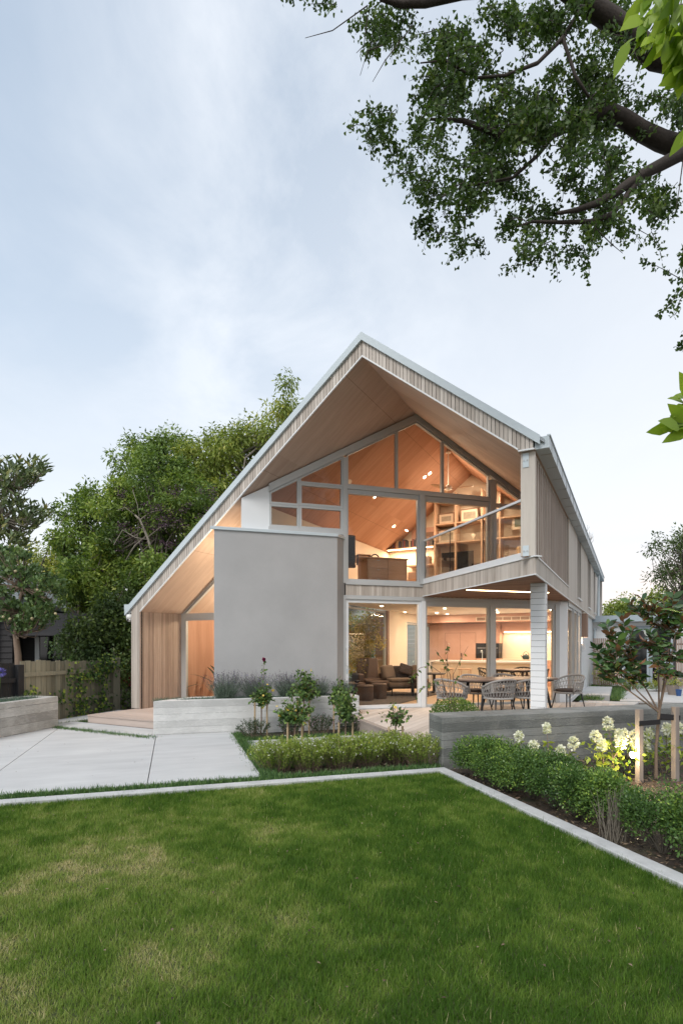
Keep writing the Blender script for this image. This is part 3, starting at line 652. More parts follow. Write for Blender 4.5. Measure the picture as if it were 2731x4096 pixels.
# ------------------------------------------------------------------ GROUND, PAVING, WALLS
def gobj(o): o.matrix_world = MG; return o
def hobj(o): o.matrix_world = MH; return o
b = MB(); b.poly([(-400, -60, -.06), (400, -60, -.06), (400, 900, -.06), (-400, 900, -.06)])
m, nt = mat0('garden_earth'); co = objco(nt); n1 = nd(nt, 'TexNoise', Vector=co, Scale=3.0, Detail=6.0)
n2 = nd(nt, 'TexNoise', Vector=co, Scale=45.0, Detail=4.0)
c = mixc(nt, n2.outputs[0], (.03, .022, .016), (.085, .062, .045)); c = mixc(nt, ramp(nt, n1.outputs[0], [(.5, (0, 0, 0)), (.7, (1, 1, 1))]), c, (.035, .05, .018))
p = nd(nt, 'BsdfPrincipled', Base_Color=c, Roughness=.95, Normal=bump(nt, n2.outputs[0], .8, .02)); finish(nt, p.outputs[0])
struct(b.build('ground', m))
# lawn soil
m, nt = mat0('lawn_soil'); co = objco(nt); n1 = nd(nt, 'TexNoise', Vector=co, Scale=1.6, Detail=5.0); n2 = nd(nt, 'TexNoise', Vector=co, Scale=60.0, Detail=4.0)
c = mixc(nt, n1.outputs[0], (.035, .06, .014), (.10, .115, .04)); c = mixc(nt, math_(nt, 'MULTIPLY', n2.outputs[0], .5), c, (.05, .045, .02))
p = nd(nt, 'BsdfPrincipled', Base_Color=c, Roughness=.95, Normal=bump(nt, n2.outputs[0], .6, .01)); finish(nt, p.outputs[0])
b = MB(); b.slab([(-12, -14), (-.085, -14), (-.085, -.085), (-12, -.085)], -.056, -.03); struct(gobj(b.build('lawn', m)))
# kerbs
b = MB(); b.slab([(-12, -.085), (-.085, -.085), (-.085, -14), (.075, -14), (.075, .075), (-12, .075)], -.2, .018); struct(gobj(b.build('kerb', M['kerbm'], bev=.006)))
# driveway slabs: three big pours with sawn joints
dv = MB()
for p_ in ([(-2.37, .37), (-2.37, 4.14), (-3.745, 4.14), (-3.745, .37)], [(-3.755, .37), (-3.755, 4.16), (-4.55, 5.02), (-5.66, 6.08), (-5.66, .37)], [(-5.67, .37), (-5.67, 5.9), (-10.5, 6.6), (-10.5, .37)]):
    dv.slab(p_, -.12, .0)
struct(gobj(dv.build('driveway', M['pave'], bev=.004)))
# stepping pavers in the front bed
for i, p_ in enumerate(([(-2.21, 2.08), (-1.64, 2.08), (-1.64, 3.05), (-2.21, 3.05)], [(-1.40, 2.08), (-.80, 2.08), (-.80, 3.07), (-1.40, 3.07)], [(-.56, 2.08), (-.02, 2.08), (-.02, 3.07), (-.56, 3.07)])):
    struct(gobj(MB().slab(p_, -.08, .0).build('path', M['pave'], bev=.004)))
struct(hobj(MB().slab([(-6.35, -1.98), (-3.475, -1.98), (-3.475, -1.36), (-6.35, -1.36)], -.40, -.225).build('path', M['pave'], bev=.004)))
struct(hobj(MB().slab([(-6.8, -2.2), (-6.42, -2.0), (-6.42, .6), (-7.3, .6)], -.40, -.225).build('path', M['pave'], bev=.004)))
# side passage paving
def pslab(pts, z0, z1): return struct(MB().slab(pts, z0, z1).build('path', M['pave'], bev=.006))
pslab([(7.44, 17.38), (8.35, 17.03), (10.2, 20.6), (9.0, 20.9)], -.1, .13)
pslab([(8.5, 16.7), (10.6, 15.9), (12.6, 19.4), (10.4, 20.3)], -.1, .0)
pslab([(6.75, 15.65), (8.1, 15.2), (8.8, 16.2), (7.3, 16.75)], -.1, .0)
pslab([(10.9, 20.6), (13.5, 19.6), (14.5, 21.5), (11.9, 22.6)], -.1, .0)
# decks
dk = MB(MG.inverted() @ MH)
def board_deck(poly_fn, u0, u1, v0, v1, step, z0, z1, along='v'):
    b = MB(); x = u0
    while x < u1:
        segs = poly_fn(x+step/2)
        for s0, s1 in segs:
            if s1-s0 > .03: b.box(x, x+step-.005, s0, s1, z0, z1, rng.random())
        x += step
    return b
def ab_of(u, v):
    q = MG.inverted() @ H(u, v); return q.x, q.y
def right_deck(u):
    vv = np.linspace(-4, 6.2, 1021); ok = []
    for v_ in vv:
        a_, b_ = ab_of(u, v_)
        ins = (a_ > 0.075 and b_ > .42 and b_ < 4.96 and not (a_ > .14 and b_ < .79) and not (a_ < .30 and b_ > 4.10)) and v_ < 5.85
        ok.append(ins)
    segs = []; st = None
    for v_, k in zip(vv, ok):
        if k and st is None: st = v_
        if not k and st is not None: segs.append((st, v_)); st = None
    return segs
b = board_deck(right_deck, -2.0, 6.6, 0, 0, .145, -.028, 0.0)
struct(hobj(b.build('deck', M['deck'])))
b = MB(); b.box(.0, .022, .42, 4.12, -.03, ZD-.03); b.box(.022, .16, .42, .44, -.03, ZD-.03); b.box(-.008, .10, .412, 4.12, ZD-.029, ZD+.003); struct(gobj(b.build('deck_fascia', timber('deck_edge_timber', (.26,.215,.185), (.40,.34,.295), scale=(2, 14, 14)))))
b = MB(); b.slab([(.05, .60), (.15, .60), (.15, .82), (7.0, .82), (7.0, 4.0), (6.0, 4.95), (.31, 4.95), (.31, 4.1), (.05, 4.1)], ZD-.2, ZD-.035); struct(gobj(b.build('deck_base', M['dark'])))
b = MB(); v = -1.35
while v < 1.25: b.box(-5.96, -3.475, v, v+.138, -.088, -.06, rng.random()); v += .143
m_ = timber('deck_timber_left', (.38,.31,.27), (.55,.465,.41), scale=(1.3, 24, 24)); struct(hobj(b.build('deck', m_)))
b = MB(); b.box(-5.95, -3.475, -1.335, -1.31, -.225, -.09); b.box(-5.95, -5.925, -1.31, 1.2, -.225, -.09); struct(hobj(b.build('deck_fascia', m_)))
# centre planter: board marked concrete, low
def ring_wall(outer, th, z0, z1):
    q = inset(outer, th); n = len(outer); b = MB()
    vs = [(x, y, z0) for x, y in outer]+[(x, y, z0) for x, y in q]+[(x, y, z1) for x, y in outer]+[(x, y, z1) for x, y in q]; fs = []
    for i in range(n):
        j = (i+1) % n; fs += [(i, j, 2*n+j, 2*n+i), (n+i, 3*n+i, 3*n+j, n+j), (2*n+i, 2*n+j, 3*n+j, 3*n+i)]
    b.add(vs, fs); return b, q
pl = thing('concrete_planter', 'long pale board-marked concrete planter of lavender in front of the grey render wall', 'planter', K0, GA)
cl0 = [(-3.805, 4.155), (.26, 4.155), (.26, 4.86), (-3.10, 4.86)]
b, q = ring_wall(cl0, .16, -.05, .635); b.build('concrete_wall', M['conc_l'], pl, bev=.012)
MB().slab(q, .0, .565).build('soil', M['soil'], pl)
# far left planter
p2 = thing('concrete_planter', 'streaky grey concrete planter beside the driveway at the left edge', 'planter', (-5.85, 11.3, 0), D2R(90-13.5))
o2 = [(0, 0), (.0, .78), (-5.2, 1.5), (-5.2, 0)]
b, q = ring_wall(o2, .15, -.05, .628); b.build('concrete_wall', M['conc_m'], p2, bev=.012); MB().slab(q, .0, .56).build('soil', M['soil'], p2)
# right boundary wall of the terrace
rw = gobj(MB().slab([(.13, .235), (9.5, .235), (9.5, .78), (.19, .78)], -.1, .672).build('concrete_wall', M['conc_d'], bev=.012))
tag(rw, 'low dark grey board-marked concrete wall along the edge of the timber deck', 'wall')

# ------------------------------------------------------------------ TERRACE FURNITURE
def dining_table(name, label, L, Wd, h, topm, legm, loc, rz, th=.035):
    t = thing(name, label, 'table', loc, rz)
    pts = []
    for k in range(48):
        a_ = 2*math.pi*k/48; ca, sa = math.cos(a_), math.sin(a_)
        pts.append((L/2*math.copysign(abs(ca)**.62, ca), Wd/2*math.copysign(abs(sa)**.75, sa)))
    MB().slab(pts, h-th, h).build('tabletop', M[topm], t, bev=.008)
    MB().slab([(x*.93, y*.88) for x, y in pts], h-th-.03, h-th-.001).build('apron', M['black'], t)
    for sx_ in (-1, 1):
        for sy_ in (-1, 1):
            MB().tube([(sx_*L*.31, sy_*Wd*.30, h-th-.03), (sx_*L*.36, sy_*Wd*.40, 0)], [.034, .022], n=12).build('leg', M[legm], t, smooth=True)
    return t
TB = Vector((3.50, 11.62, ZD))
dining_table('dining_table', 'dark topped oval outdoor dining table behind the white column', 2.35, 1.0, .745, 'walnut', 'black', TB, GA)
def rope_chair(name, label, ropem, frm, group, netn=21, cush='fabricd'):
    t = thing(name, label, 'chair', group=group)
    seat_z = .40; rs = .27
    ang = lambda k, n: D2R(-28+236*k/(n-1))           # open towards -y ... the back is at +y
    def lo(a_): return Vector((.285*math.cos(a_), .265*math.sin(a_), seat_z-.02))
    def hi(a_):
        back = max(0.0, math.sin(a_)); return Vector((.335*math.cos(a_), .315*math.sin(a_)+.01, .615+.15*back**.7))
    n = 29
    rl = [hi(ang(k, n)) for k in range(n)]; rl = [lo(ang(0, n))+Vector((.01, -.02, .0))]+rl+[lo(ang(n-1, n))+Vector((-.01, -.02, .0))]
    MB().tube(rl, .021, n=8).build('backrest_rail', M[ropem], t, smooth=True)
    ringp = [(.285*math.cos(2*math.pi*k/28), .275*math.sin(2*math.pi*k/28), seat_z-.02) for k in range(29)]
    MB().tube(ringp, .021, n=8).build('seat_rail', M[ropem], t, smooth=True)
    b = MB()
    for k in range(netn):
        for s_ in (-1.55, 1.55):
            a0 = ang(k, netn); k2 = min(max(k+s_, 0), netn-1); a1 = D2R(-28+236*k2/(netn-1)); p_ = lo(a0); q_ = hi(a1)
            mid = (p_+q_)/2+Vector((math.cos((a0+a1)/2), math.sin((a0+a1)/2), 0))*.012
            b.tube([p_, mid, q_], .0056, n=5, cap=False)
    for fz in (.36, .68):
        b.tube([lo(ang(k, 21)).lerp(hi(ang(k, 21)), fz)+Vector((math.cos(ang(k, 21)), math.sin(ang(k, 21)), 0))*.006 for k in range(21)], .007, n=5)
    b.build('woven_back', M[ropem], t)
    MB().lathe([(.0, 0), (.24, 0), (.265, .02), (.255, .05), (.2, .062), (0, .065)], 26, o=(0, -.01, seat_z), sx=1.02, sy=.98).build('seat', M[cush], t, smooth=True)
    for sx_ in (-1, 1):
        for sy_ in (-1, 1): MB().tube([(sx_*.195, sy_*.18, seat_z-.03), (sx_*.255, sy_*.245, 0)], [.017, .010], n=8).build('leg', M[frm], t, smooth=True)
    return t
oc = rope_chair('rope_chair', 'grey rope tub chair seen from behind, left one on the near side of the table', 'rope', 'black', 'grey rope chairs round the outdoor table')
def place(o, x, y, rz, z=ZD): o.location = (x, y, z); o.rotation_euler = (0, 0, rz)
place(oc, 3.16, 11.02, GA+math.pi+D2R(4))
GC = 'grey rope chairs round the outdoor table'
dup(oc, (3.83, 11.22, ZD), GA+math.pi-D2R(5), 'grey rope tub chair on the near side, half hidden by the white column')
dup(oc, (5.12, 12.35, ZD), GA-D2R(80), 'grey rope tub chair at the table end, right of the white column')
dup(oc, (2.22, 11.05, ZD), GA+D2R(115), 'grey rope tub chair at the table end behind the leggy potted plant')
dup(oc, (3.02, 12.30, ZD), GA+D2R(6), 'grey rope tub chair on the far side, just behind the left table leg')
dup(oc, (3.80, 12.55, ZD), GA-D2R(4), 'grey rope tub chair on the far side, next to the white column')

# ------------------------------------------------------------------ FURNITURE INSIDE
def hthing(name, label, cat, u, v, z, rz=0.0, group=None): return thing(name, label, cat, H(u, v, z), -TH+rz, group)
ic = rope_chair('woven_dining_chair', 'black woven dining chair, leftmost of the four at the indoor table', 'dark', 'black', 'black woven chairs round the indoor table', netn=13, cush='fabricd')
q = H(.72, 7.15, .0); place(ic, q.x, q.y, -TH+D2R(80), q.z)
for uu, vv, rz, lb in ((1.25, 6.4, 180, 'black woven dining chair seen from behind, in front of the indoor table'), (1.5, 8.05, 0, 'black woven dining chair on the far side of the indoor table, facing the glass'), (2.05, 7.1, -80, 'black woven dining chair, rightmost of the four at the indoor table')):
    q = H(uu, vv, 0); dup(ic, q, -TH+D2R(rz), lb)
q = H(1.35, 7.2, 0); dining_table('indoor_dining_table', 'round timber dining table inside, in front of the kitchen island', 1.15, 1.15, .745, 'walnut', 'walnut', q, -TH)
def stool(u, v, label):
    t = hthing('bar_stool', label, 'stool', u, v, 0, 0, 'timber stools at the kitchen island')
    MB().slab([(-.2, -.17), (.2, -.17), (.2, .17), (-.2, .17)], .63, .665).build('seat', M['oak'], t, bev=.01)
    for sx_ in (-1, 1):
        for sy_ in (-1, 1): MB().tube([(sx_*.15, sy_*.12, .63), (sx_*.2, sy_*.17, 0)], .012, n=6).build('leg', M['oak'], t)
    MB().tube([(-.18, -.15, .22), (.18, -.15, .22), (.18, .15, .22), (-.18, .15, .22), (-.18, -.15, .22)], .008, n=5).build('footrest', M['black'], t)
stool(-1.1, 8.9, 'low timber bar stool at the left end of the kitchen island'); stool(-.5, 8.95, 'low timber bar stool nearer the middle of the kitchen island')
kt = hthing('kettle', 'round dark kettle with a hoop handle on the kitchen benchtop', 'kettle', 1.05, 11.5, .94)
MB().lathe([(.10, 0), (.125, .05), (.12, .11), (.08, .16), (.03, .175), (.015, .2)], 20).build('body', plain('teal_enamel', (.03, .06, .065), rough=.25), kt, smooth=True)
MB().tube([(.10*math.cos(D2R(a_)), 0, .14+.14*math.sin(D2R(a_))) for a_ in range(0, 181, 18)], .009, n=6).build('handle', M['black'], kt, smooth=True)
MB().tube([(-.11, 0, .07), (-.16, 0, .12), (-.18, 0, .15)], [.02, .013, .01], n=8).build('spout', M['black'], kt, smooth=True)
# lounge
rc = thing('recliner', 'tall brown leather recliner facing into the lounge behind the left glass door', 'armchair', (.90, 16.3, ZD), D2R(14))
br = plain('brown_leather', (.10, .062, .045), rough=.45, var=.15, bmp=.2, bsc=120)
def rbox(b_, *a): return b_.box(*a)
MB().box(-.33, .33, -.36, .36, .16, .46).build('seat', br, rc, bev=.05, seg=3)
q = MB().box(-.34, .34, .0, .17, .0, .70).build('backrest', br, rc, bev=.05, seg=3); q.location = (0, .30, .38); q.rotation_euler = (D2R(-12), 0, 0)
for s_ in (-1, 1): MB().box(s_*.43-.095, s_*.43+.095, -.38, .38, .10, .62).build('armrest', br, rc, bev=.05, seg=3)
MB().box(-.3, .3, -.30, .3, .03, .15).build('base', M['black'], rc)
MB().box(-.33, .33, -.92, -.42, .18, .44).build('footrest', br, rc, bev=.05, seg=3)
lc = thing('lounge_chair', 'wide taupe lounge chair with a soft cushion on thin dark legs behind the glass door', 'armchair', (1.88, 15.85, ZD), GA+D2R(-6))
MB().box(-.62, .62, -.38, .40, .24, .40).build('seat', M['fabric'], lc, bev=.06, seg=3)
MB().box(-.58, .58, -.36, .30, .40, .50).build('seat_cushion', M['fabric'], lc, bev=.045, seg=3)
for s_ in (-1, 1):
    q = MB().box(-.24, .24, -.08, .10, .0, .42).build('cushion', M['fabric'], lc, bev=.075, seg=4); q.location = (s_*.44, .20, .46); q.rotation_euler = (D2R(-18), 0, D2R(-s_*32))
MB().box(-.30, .30, .34, .46, .42, .84).build('backrest', M['fabricd'], lc, bev=.05, seg=3)
q = MB().box(-.2, .2, -.05, .05, .0, .3).build('back_pillow', M['fabricd'], lc, bev=.05, seg=3); q.location = (.02, .24, .60); q.rotation_euler = (D2R(-15), D2R(18), 0)
MB().box(-.61, .61, -.37, .39, .215, .239).build('frame', M['black'], lc)
for s_ in (-1, 1):
    for y_ in (-.33, .35): MB().tube([(s_*.52, y_, .22), (s_*.54, y_, 0)], [.018, .012], n=8).build('leg', M['black'], lc)
for i, (x, y, r_, h_, lb) in enumerate(((.62, 14.25, .215, .415, 'drum shaped brown leather pouf nearest the glass door'), (1.02, 14.75, .2, .42, 'brown leather pouf behind the nearer one, beside the lounge chair'))):
    t = thing('pouf', lb, 'pouf', (x, y, ZD), 0, 'leather poufs on the rug')
    MB().lathe([(r_*.93, 0), (r_, .03), (r_, h_-.05), (r_*.97, h_-.012), (r_*.88, h_), (0, h_+.004)], 28).build('body', br, t, smooth=True)
    MB().lathe([(r_+.003, h_-.06), (r_+.006, h_-.05), (r_+.003, h_-.04)], 28).build('piping', M['fabricd'], t)
ct = thing('coffee_table', 'low walnut coffee table with a black bowl behind the left door frame', 'table', (.27, 14.9, ZD), GA)
MB().box(-.42, .30, -.3, .3, .40, .43).build('tabletop', M['walnut'], ct, bev=.006); MB().box(-.36, .24, -.24, .24, .0, .06).box(-.2, .1, -.1, .1, .06, .4).build('pedestal', M['black'], ct)
bw_ = thing('bowl', 'small black bowl on the low walnut coffee table', 'bowl', (.42, 14.72, ZD+.43), 0); MB().lathe([(.03, 0), (.075, .03), (.08, .06), (.07, .075), (.03, .06)], 18).build('body', M['black'], bw_, smooth=True)
st_ = thing('side_table', 'black round side table on a thick pedestal behind the door mullion', 'table', (2.12, 15.3, ZD), 0)
MB().lathe([(.24, .53), (.25, .545), (.25, .57), (.24, .58)], 26).build('tabletop', M['black'], st_); 
for s_ in (-1, 1): MB().box(s_*.13-.04, s_*.13+.04, -.05, .05, .0, .53).build('leg', M['black'], st_)
rg = thing('rug', 'flat dark grey rug under the lounge seating', 'rug', H(-1.55, 4.6, .003), -TH); MB().box(-.95, .95, -1.9, 1.9, 0, .012).build('pile', plain('grey_rug', (.10, .085, .075), rough=.95, var=.2, sc=60, bmp=.5, bsc=400), rg)
s2 = hthing('occasional_table', 'dark round pedestal table standing behind the wide lounge chair', 'table', -.9, 6.9, 0); MB().lathe([(.34, .56), (.35, .58), (.34, .60)], 24).build('tabletop', M['black'], s2); MB().lathe([(.06, .0), (.2, .02), (.05, .06), (.045, .56)], 16).build('pedestal', M['black'], s2)
for q_, (vv, uu) in enumerate(((9.6, -2.9), (10.2, -2.9), (10.9, -2.9))): pass
# study upstairs
FU = 2.875
def fthing(name, label, cat, t, d, z, rz=0.0, group=None): 
    p_ = MH @ MF @ Vector((t, d, z)); return thing(name, label, cat, p_, GA+rz, group)
dk = fthing('desk', 'oak desk with three drawers and a wood grain side panel upstairs', 'desk', 0, 0, FU)
MB().box(-1.86, .14, 1.12, 1.95, .735, .77).build('desktop', M['oak'], dk, bev=.004)
dr = MB().box(-.95, -.40, 1.16, 1.9, .02, .733).build('drawer_unit', M['oak'], dk)
for k in range(3):
    q = MB().box(-.945, -.405, 1.142, 1.159, .03+k*.235, .255+k*.235, .3+.2*k).build('drawer', M['oak'], dr)
    MB().box(-.70, -.63, 1.13, 1.1415, .215+k*.235, .228+k*.235).build('pull', M['alu'], dr)
MB().box(-.39, .12, 1.16, 1.2, .0, .733, .9).build('side_panel', M['oak'], dk); MB().box(-1.84, -1.8, 1.15, 1.9, 0, .733).build('leg_panel', M['oak'], dk)
mo = fthing('monitor', 'wide black computer monitor on the oak desk upstairs', 'monitor', -1.45, 1.62, FU+.77, D2R(10))
MB().box(-.40, .36, -.02, .03, .16, .62).build('screen', M['darkglass'], mo, bev=.006); MB().box(-.04, .04, .03, .06, .0, .3).box(-.13, .13, -.08, .1, 0, .015).build('stand', M['black'], mo)
of = fthing('office_chair', 'tall black office chair upstairs at the left edge of the sliding door', 'chair', -1.66, .72, FU, D2R(160))
MB().box(-.24, .24, -.24, .24, .43, .52).build('seat', M['fabricd'], of, bev=.035, seg=3); MB().box(-.23, .23, -.30, -.22, .55, 1.2).build('backrest', M['black'], of, bev=.03, seg=3)
MB().tube([(0, 0, .08), (0, 0, .43)], .03, n=10).build('post', M['black'], of)
for k in range(5): MB().tube([(0, 0, .09), (.28*math.cos(k*1.257), .28*math.sin(k*1.257), .05)], .018, n=6).build('foot', M['black'], of)
MB().tube([(-.27, -.2, .5), (-.29, -.15, .68), (-.29, .15, .68)], .02, n=6).tube([(.27, -.2, .5), (.29, -.15, .68), (.29, .15, .68)], .02, n=6).build('armrest', M['black'], of)
ib = fthing('paper_tray', 'small timber letter tray beside the monitor on the desk', 'tray', -.98, 1.4, FU+.77); MB().box(-.17, .17, -.12, .12, 0, .012).box(-.17, .17, -.12, .12, .07, .082).box(-.17, -.16, -.12, .12, .012, .07).box(.16, .17, -.12, .12, .012, .07).build('frame', M['oak'], ib)
hp = fthing('headphones', 'black headphones lying on the desk upstairs', 'headphones', -.62, 1.5, FU+.77); MB().tube([(.11*math.cos(D2R(a_)), 0, .02+.11*math.sin(D2R(a_))) for a_ in range(0, 181, 15)], .016, n=6).build('band', M['black'], hp)
for s_ in (-1, 1): MB().lathe([(.03, 0), (.045, .01), (.045, .03), (.03, .04)], 14, o=(s_*.1, 0, 0)).build('ear_cup', M['black'], hp)
sk = hthing('loudspeaker', 'small timber box loudspeaker on the lit bench under the book shelf', 'speaker', -1.75, 7.55, 3.56); MB().box(-.2, .2, -.16, .16, 0, .25).build('cabinet', M['oak'], sk, bev=.006); MB().box(-.18, .18, -.168, -.161, .02, .23).build('grille', M['browntim'], sk)
pts_ = (('picture_frame', 'dark framed landscape picture leaning on the top shelf, left of two', -.74, 5.275, .52, .36), ('picture_frame', 'dark framed landscape picture leaning on the top shelf, right of two', .0, 5.275, .58, .42), ('picture_frame', 'dark framed picture with a white mount on the middle shelf behind the glass rail', -.72, 4.675, .60, .44), ('picture_frame', 'wide unframed green landscape picture on the shelf at the far right', 1.75, 4.9, .95, .42))
mp_ = plain('picture_art', (.36, .34, .28), rough=.6, var=.5, sc=7); mg_ = plain('green_art', (.20, .25, .19), rough=.6, var=.6, sc=5)
for k, (n_, lb, uu, z, w_, h_) in enumerate(pts_):
    t = hthing(n_, lb, 'picture', uu, 7.62, z)
    MB().box(-w_/2, w_/2, 0, .02, 0, h_).build('frame', M['browntim'] if k < 3 else M['oak'], t); f_ = .035 if k < 3 else .01
    MB().box(-w_/2+f_, w_/2-f_, -.004, -.001, f_, h_-f_).build('mount', M['cream'], t); MB().box(-w_/2+f_+.07, w_/2-f_-.07, -.008, -.005, f_+.07, h_-f_-.07).build('print', mp_ if k < 3 else mg_, t)
tv = hthing('television', 'black television screen in the bookcase behind the glass rail', 'television', -.35, 7.50, 3.68); MB().box(-.50, .50, 0, .04, .06, .68).build('screen', M['darkglass'], tv, bev=.006); MB().box(-.2, .2, -.05, .1, 0, .02).box(-.03, .03, .0, .03, .02, .08).build('stand', M['black'], tv)
gp = hthing('radio', 'dark wooden box radio with a round dial on the low shelf', 'radio', -1.45, 7.6, 4.035); MB().box(-.22, .22, -.1, .1, 0, .27).build('cabinet', M['browntim'], gp, bev=.02); MB().lathe([(.11, 0), (.12, .012), (.10, .02)], 20).build('dial', M['alu'], gp)
lmp = hthing('table_lamp', 'gold cloth shade table lamp at the far right of the upper room', 'lamp', 1.62, 7.3, 3.70)
MB().lathe([(.17, .22), (.15, .62), (.147, .62), (.167, .22)], 20).build('lamp_shade', plain('gold_shade', (.42, .30, .16), rough=.8, var=.1), lmp); MB().lathe([(.09, 0), (.09, .02), (.02, .04), (.02, .3)], 14).build('base', M['black'], lmp)
fan = hthing('ceiling_fan', 'pale three-blade ceiling fan hanging from the ridge in the upper room', 'fan', 0, 5.39, 5.72)
MB().tube([(0, 0, .1), (0, 0, 1.09)], .014, n=8).build('rod', M['whitem'], fan); MB().lathe([(.05, -.03), (.10, .0), (.10, .07), (.04, .12)], 20).build('motor', M['whitem'], fan, smooth=True)
MB().lathe([(.07, 1.0), (.05, 1.06)], 14).build('canopy', M['whitem'], fan)
for k in range(3):
    a_ = D2R(5+120*k); ca, sa = math.cos(a_), math.sin(a_); b = MB(); L_ = []
    for r_, w_, tw in ((.09, .03, .04), (.25, .075, .035), (.5, .07, .02), (.66, .03, .012)):
        L_.append([(r_*ca-w_*sa, r_*sa+w_*ca, .03+tw/2), (r_*ca+w_*sa, r_*sa-w_*ca, .03-tw/2)])
    vs_ = [p_ for l in L_ for p_ in l]+[(x, y, z-.012) for l in L_ for x, y, z in l]; fs_ = []
    for i in range(3): fs_ += [(2*i, 2*i+1, 2*i+3, 2*i+2), (8+2*i, 8+2*i+2, 8+2*i+3, 8+2*i+1), (2*i, 2*i+2, 8+2*i+2, 8+2*i), (2*i+1, 8+2*i+1, 8+2*i+3, 2*i+3)]
    b.add(vs_, fs_+[(6, 7, 15, 14)]); b.build('blade', M['oak'], fan)
x = -2.62; bcols = [plain('book_'+n_, c_, rough=.7, var=.2) for n_, c_ in (('maroon', (.16, .04, .035)), ('navy', (.04, .05, .09)), ('tan', (.34, .25, .16)), ('black', (.03, .028, .03)), ('brown', (.14, .08, .05)))]
rb = np.random.default_rng(3); k = 0
while x < -1.18:
    w_ = rb.uniform(.028, .06); h_ = min(rb.uniform(.2, .29), (zs(x)-4.66)*1.0) 
    if h_ > .08:
        t = hthing('book', 'book standing in the row on the shelf above the lit bench', 'book', x+w_/2, 7.66, 4.642, 0, 'books in a row on the shelf')
        MB().box(-w_/2, w_/2, -.09, .09, 0, h_).build('cover', bcols[int(rb.integers(5))], t); k += 1
    x += w_+.003
lit = (('vase', 'small dark vase on the middle shelf of the bookcase', .55, 4.675), )
t = hthing('vase', 'small dark vase on the middle shelf of the bookcase', 'vase', .62, 7.6, 4.675); MB().lathe([(.04, 0), (.07, .08), (.03, .18), (.035, .22)], 16).build('body', M['black'], t, smooth=True)
t = hthing('figurine', 'pale flower shaped ornament on the middle shelf of the bookcase', 'ornament', .12, 7.6, 4.675); MB().lathe([(.05, 0), (.03, .1), (.08, .18), (.02, .22)], 14).build('body', M['cream'], t, smooth=True)
# indoor plant behind the left wing glass
ip = hthing('strap_leaf_plant', 'dark arching strap-leaved plant behind the left wing door', 'plant', -4.95, 1.9, -.05)
b = MB(); b.lathe([(.12, 0), (.17, .3), (.15, .3), (.13, .24)], 20); b.build('pot', M['black'], ip)
b = MB()
for k in range(15):
    a_ = k*2.4+.3; L_ = .75+.5*((k*37) % 10)/10; el = 1.35-.09*(k % 8); prev = Vector((0, 0, .28)); pts = [prev]
    for i in range(1, 9):
        e_ = el-1.25*i/8*(.6+.4*(k % 3)/2); prev = prev+Vector((math.cos(a_)*math.cos(e_), math.sin(a_)*math.cos(e_), math.sin(e_)))*L_/8; pts.append(prev)
    s_ = Vector((-math.sin(a_), math.cos(a_), 0))
    for i in range(8):
        w0 = .045*math.sin(math.pi*min(1, (i+.6)/8.6))**.6; w1 = .045*math.sin(math.pi*min(1, (i+1.6)/8.8))**.6 if i < 7 else .002
        b.add([pts[i]-s_*w0, pts[i]+s_*w0, pts[i+1]+s_*w1, pts[i+1]-s_*w1], [(0, 1, 2, 3)], .3)
b.build('foliage', leafm('strap_leaf', [(0, (.02, .03, .015)), (1, (.04, .06, .03))], trans=.1), ip)
# ------------------------------------------------------------------ FENCES AND NEIGHBOURING BUILDINGS
FD = Vector((math.sin(D2R(15)), math.cos(D2R(15)), 0)); FP = Vector((-5.90, 14.2, 0)); FA = math.atan2(FD.y, FD.x)
fe = thing('paling_fence', 'weathered timber paling fence with ivy growing over it', 'fence', FP-FD*2.95, FA)
i = 0; x = 0.02
while x < 2.92:
    w_ = .128+rng.uniform(-.006, .006); h_ = 1.36+rng.uniform(-.02, .02)-.03*x
    MB().box(x, x+w_, .02, .036, -.04, h_, rng.random()).build('paling', M['paling'], fe); x += w_+.012
for z0 in (.36, 1.02): MB().box(.0, 2.95, -.03, .019, z0, z0+.085, .8).build('rail', M['paling'], fe)
MB().box(2.93, 3.09, -.08, .06, -.05, 1.36, .9).build('post', M['paling'], fe, bev=.006)
fb = thing('paling_fence', 'black stained paling fence at the left edge', 'fence', FP-FD*2.95, FA)
x = -5.0
while x < -.2: MB().box(x, x+.138, .0, .016, -.04, 1.33+rng.uniform(-.012, .012), rng.random()).build('paling', M['blackpaint'], fb); x += .152
MB().box(-5, -.15, -.045, -.001, .92, 1.01).build('rail', M['blackpaint'], fb); MB().box(-.14, .01, -.09, .05, -.05, 1.28).build('post', M['blackpaint'], fb, bev=.006)
# dark far fence beside the house
f3 = thing('board_fence', 'dark board fence in shade between the paling fence and the house', 'fence', (-5.8, 16.2, 0), D2R(-10))
x = -.2
while x < 3.0: MB().box(x, x+.14, 0, .016, -.04, 1.25, rng.random()).build('paling', M['paling'], f3); x += .15
# neighbouring dark weatherboard cottage
nh = thing('cottage', 'dark weatherboard cottage half hidden by trees behind the fence', 'house', (-9.2, 15.3, 0), D2R(12))
b = MB(); z = 0
while z < 3.0: b.prism([(-6, 0, z), (-6, -.03, z), (-6, -.008, z+.17), (-6, 0, z+.17)], (6.0, 0, 0)); z += .165
b.build('wall', M['darkboard'], nh)
MB().box(-6, 0, .005, 5, 0, 3.0).build('wall_core', M['darkboard'], nh)
b = MB(); z = 0
while z < 2.0: b.box(.0, 2.3, .78, .80, z, z+.16); z += .165
b.build('porch_wall', M['darkboard'], nh)
wf = MB().box(.35, 1.85, .70, .775, .75, .93).box(.35, .47, .70, .775, .93, 1.95).box(1.73, 1.85, .70, .775, .93, 1.95).build('window', M['white'], nh); MB().box(.47, 1.73, .74, .776, .93, 1.95).build('pane', M['darkglass'], wf)
b = MB()
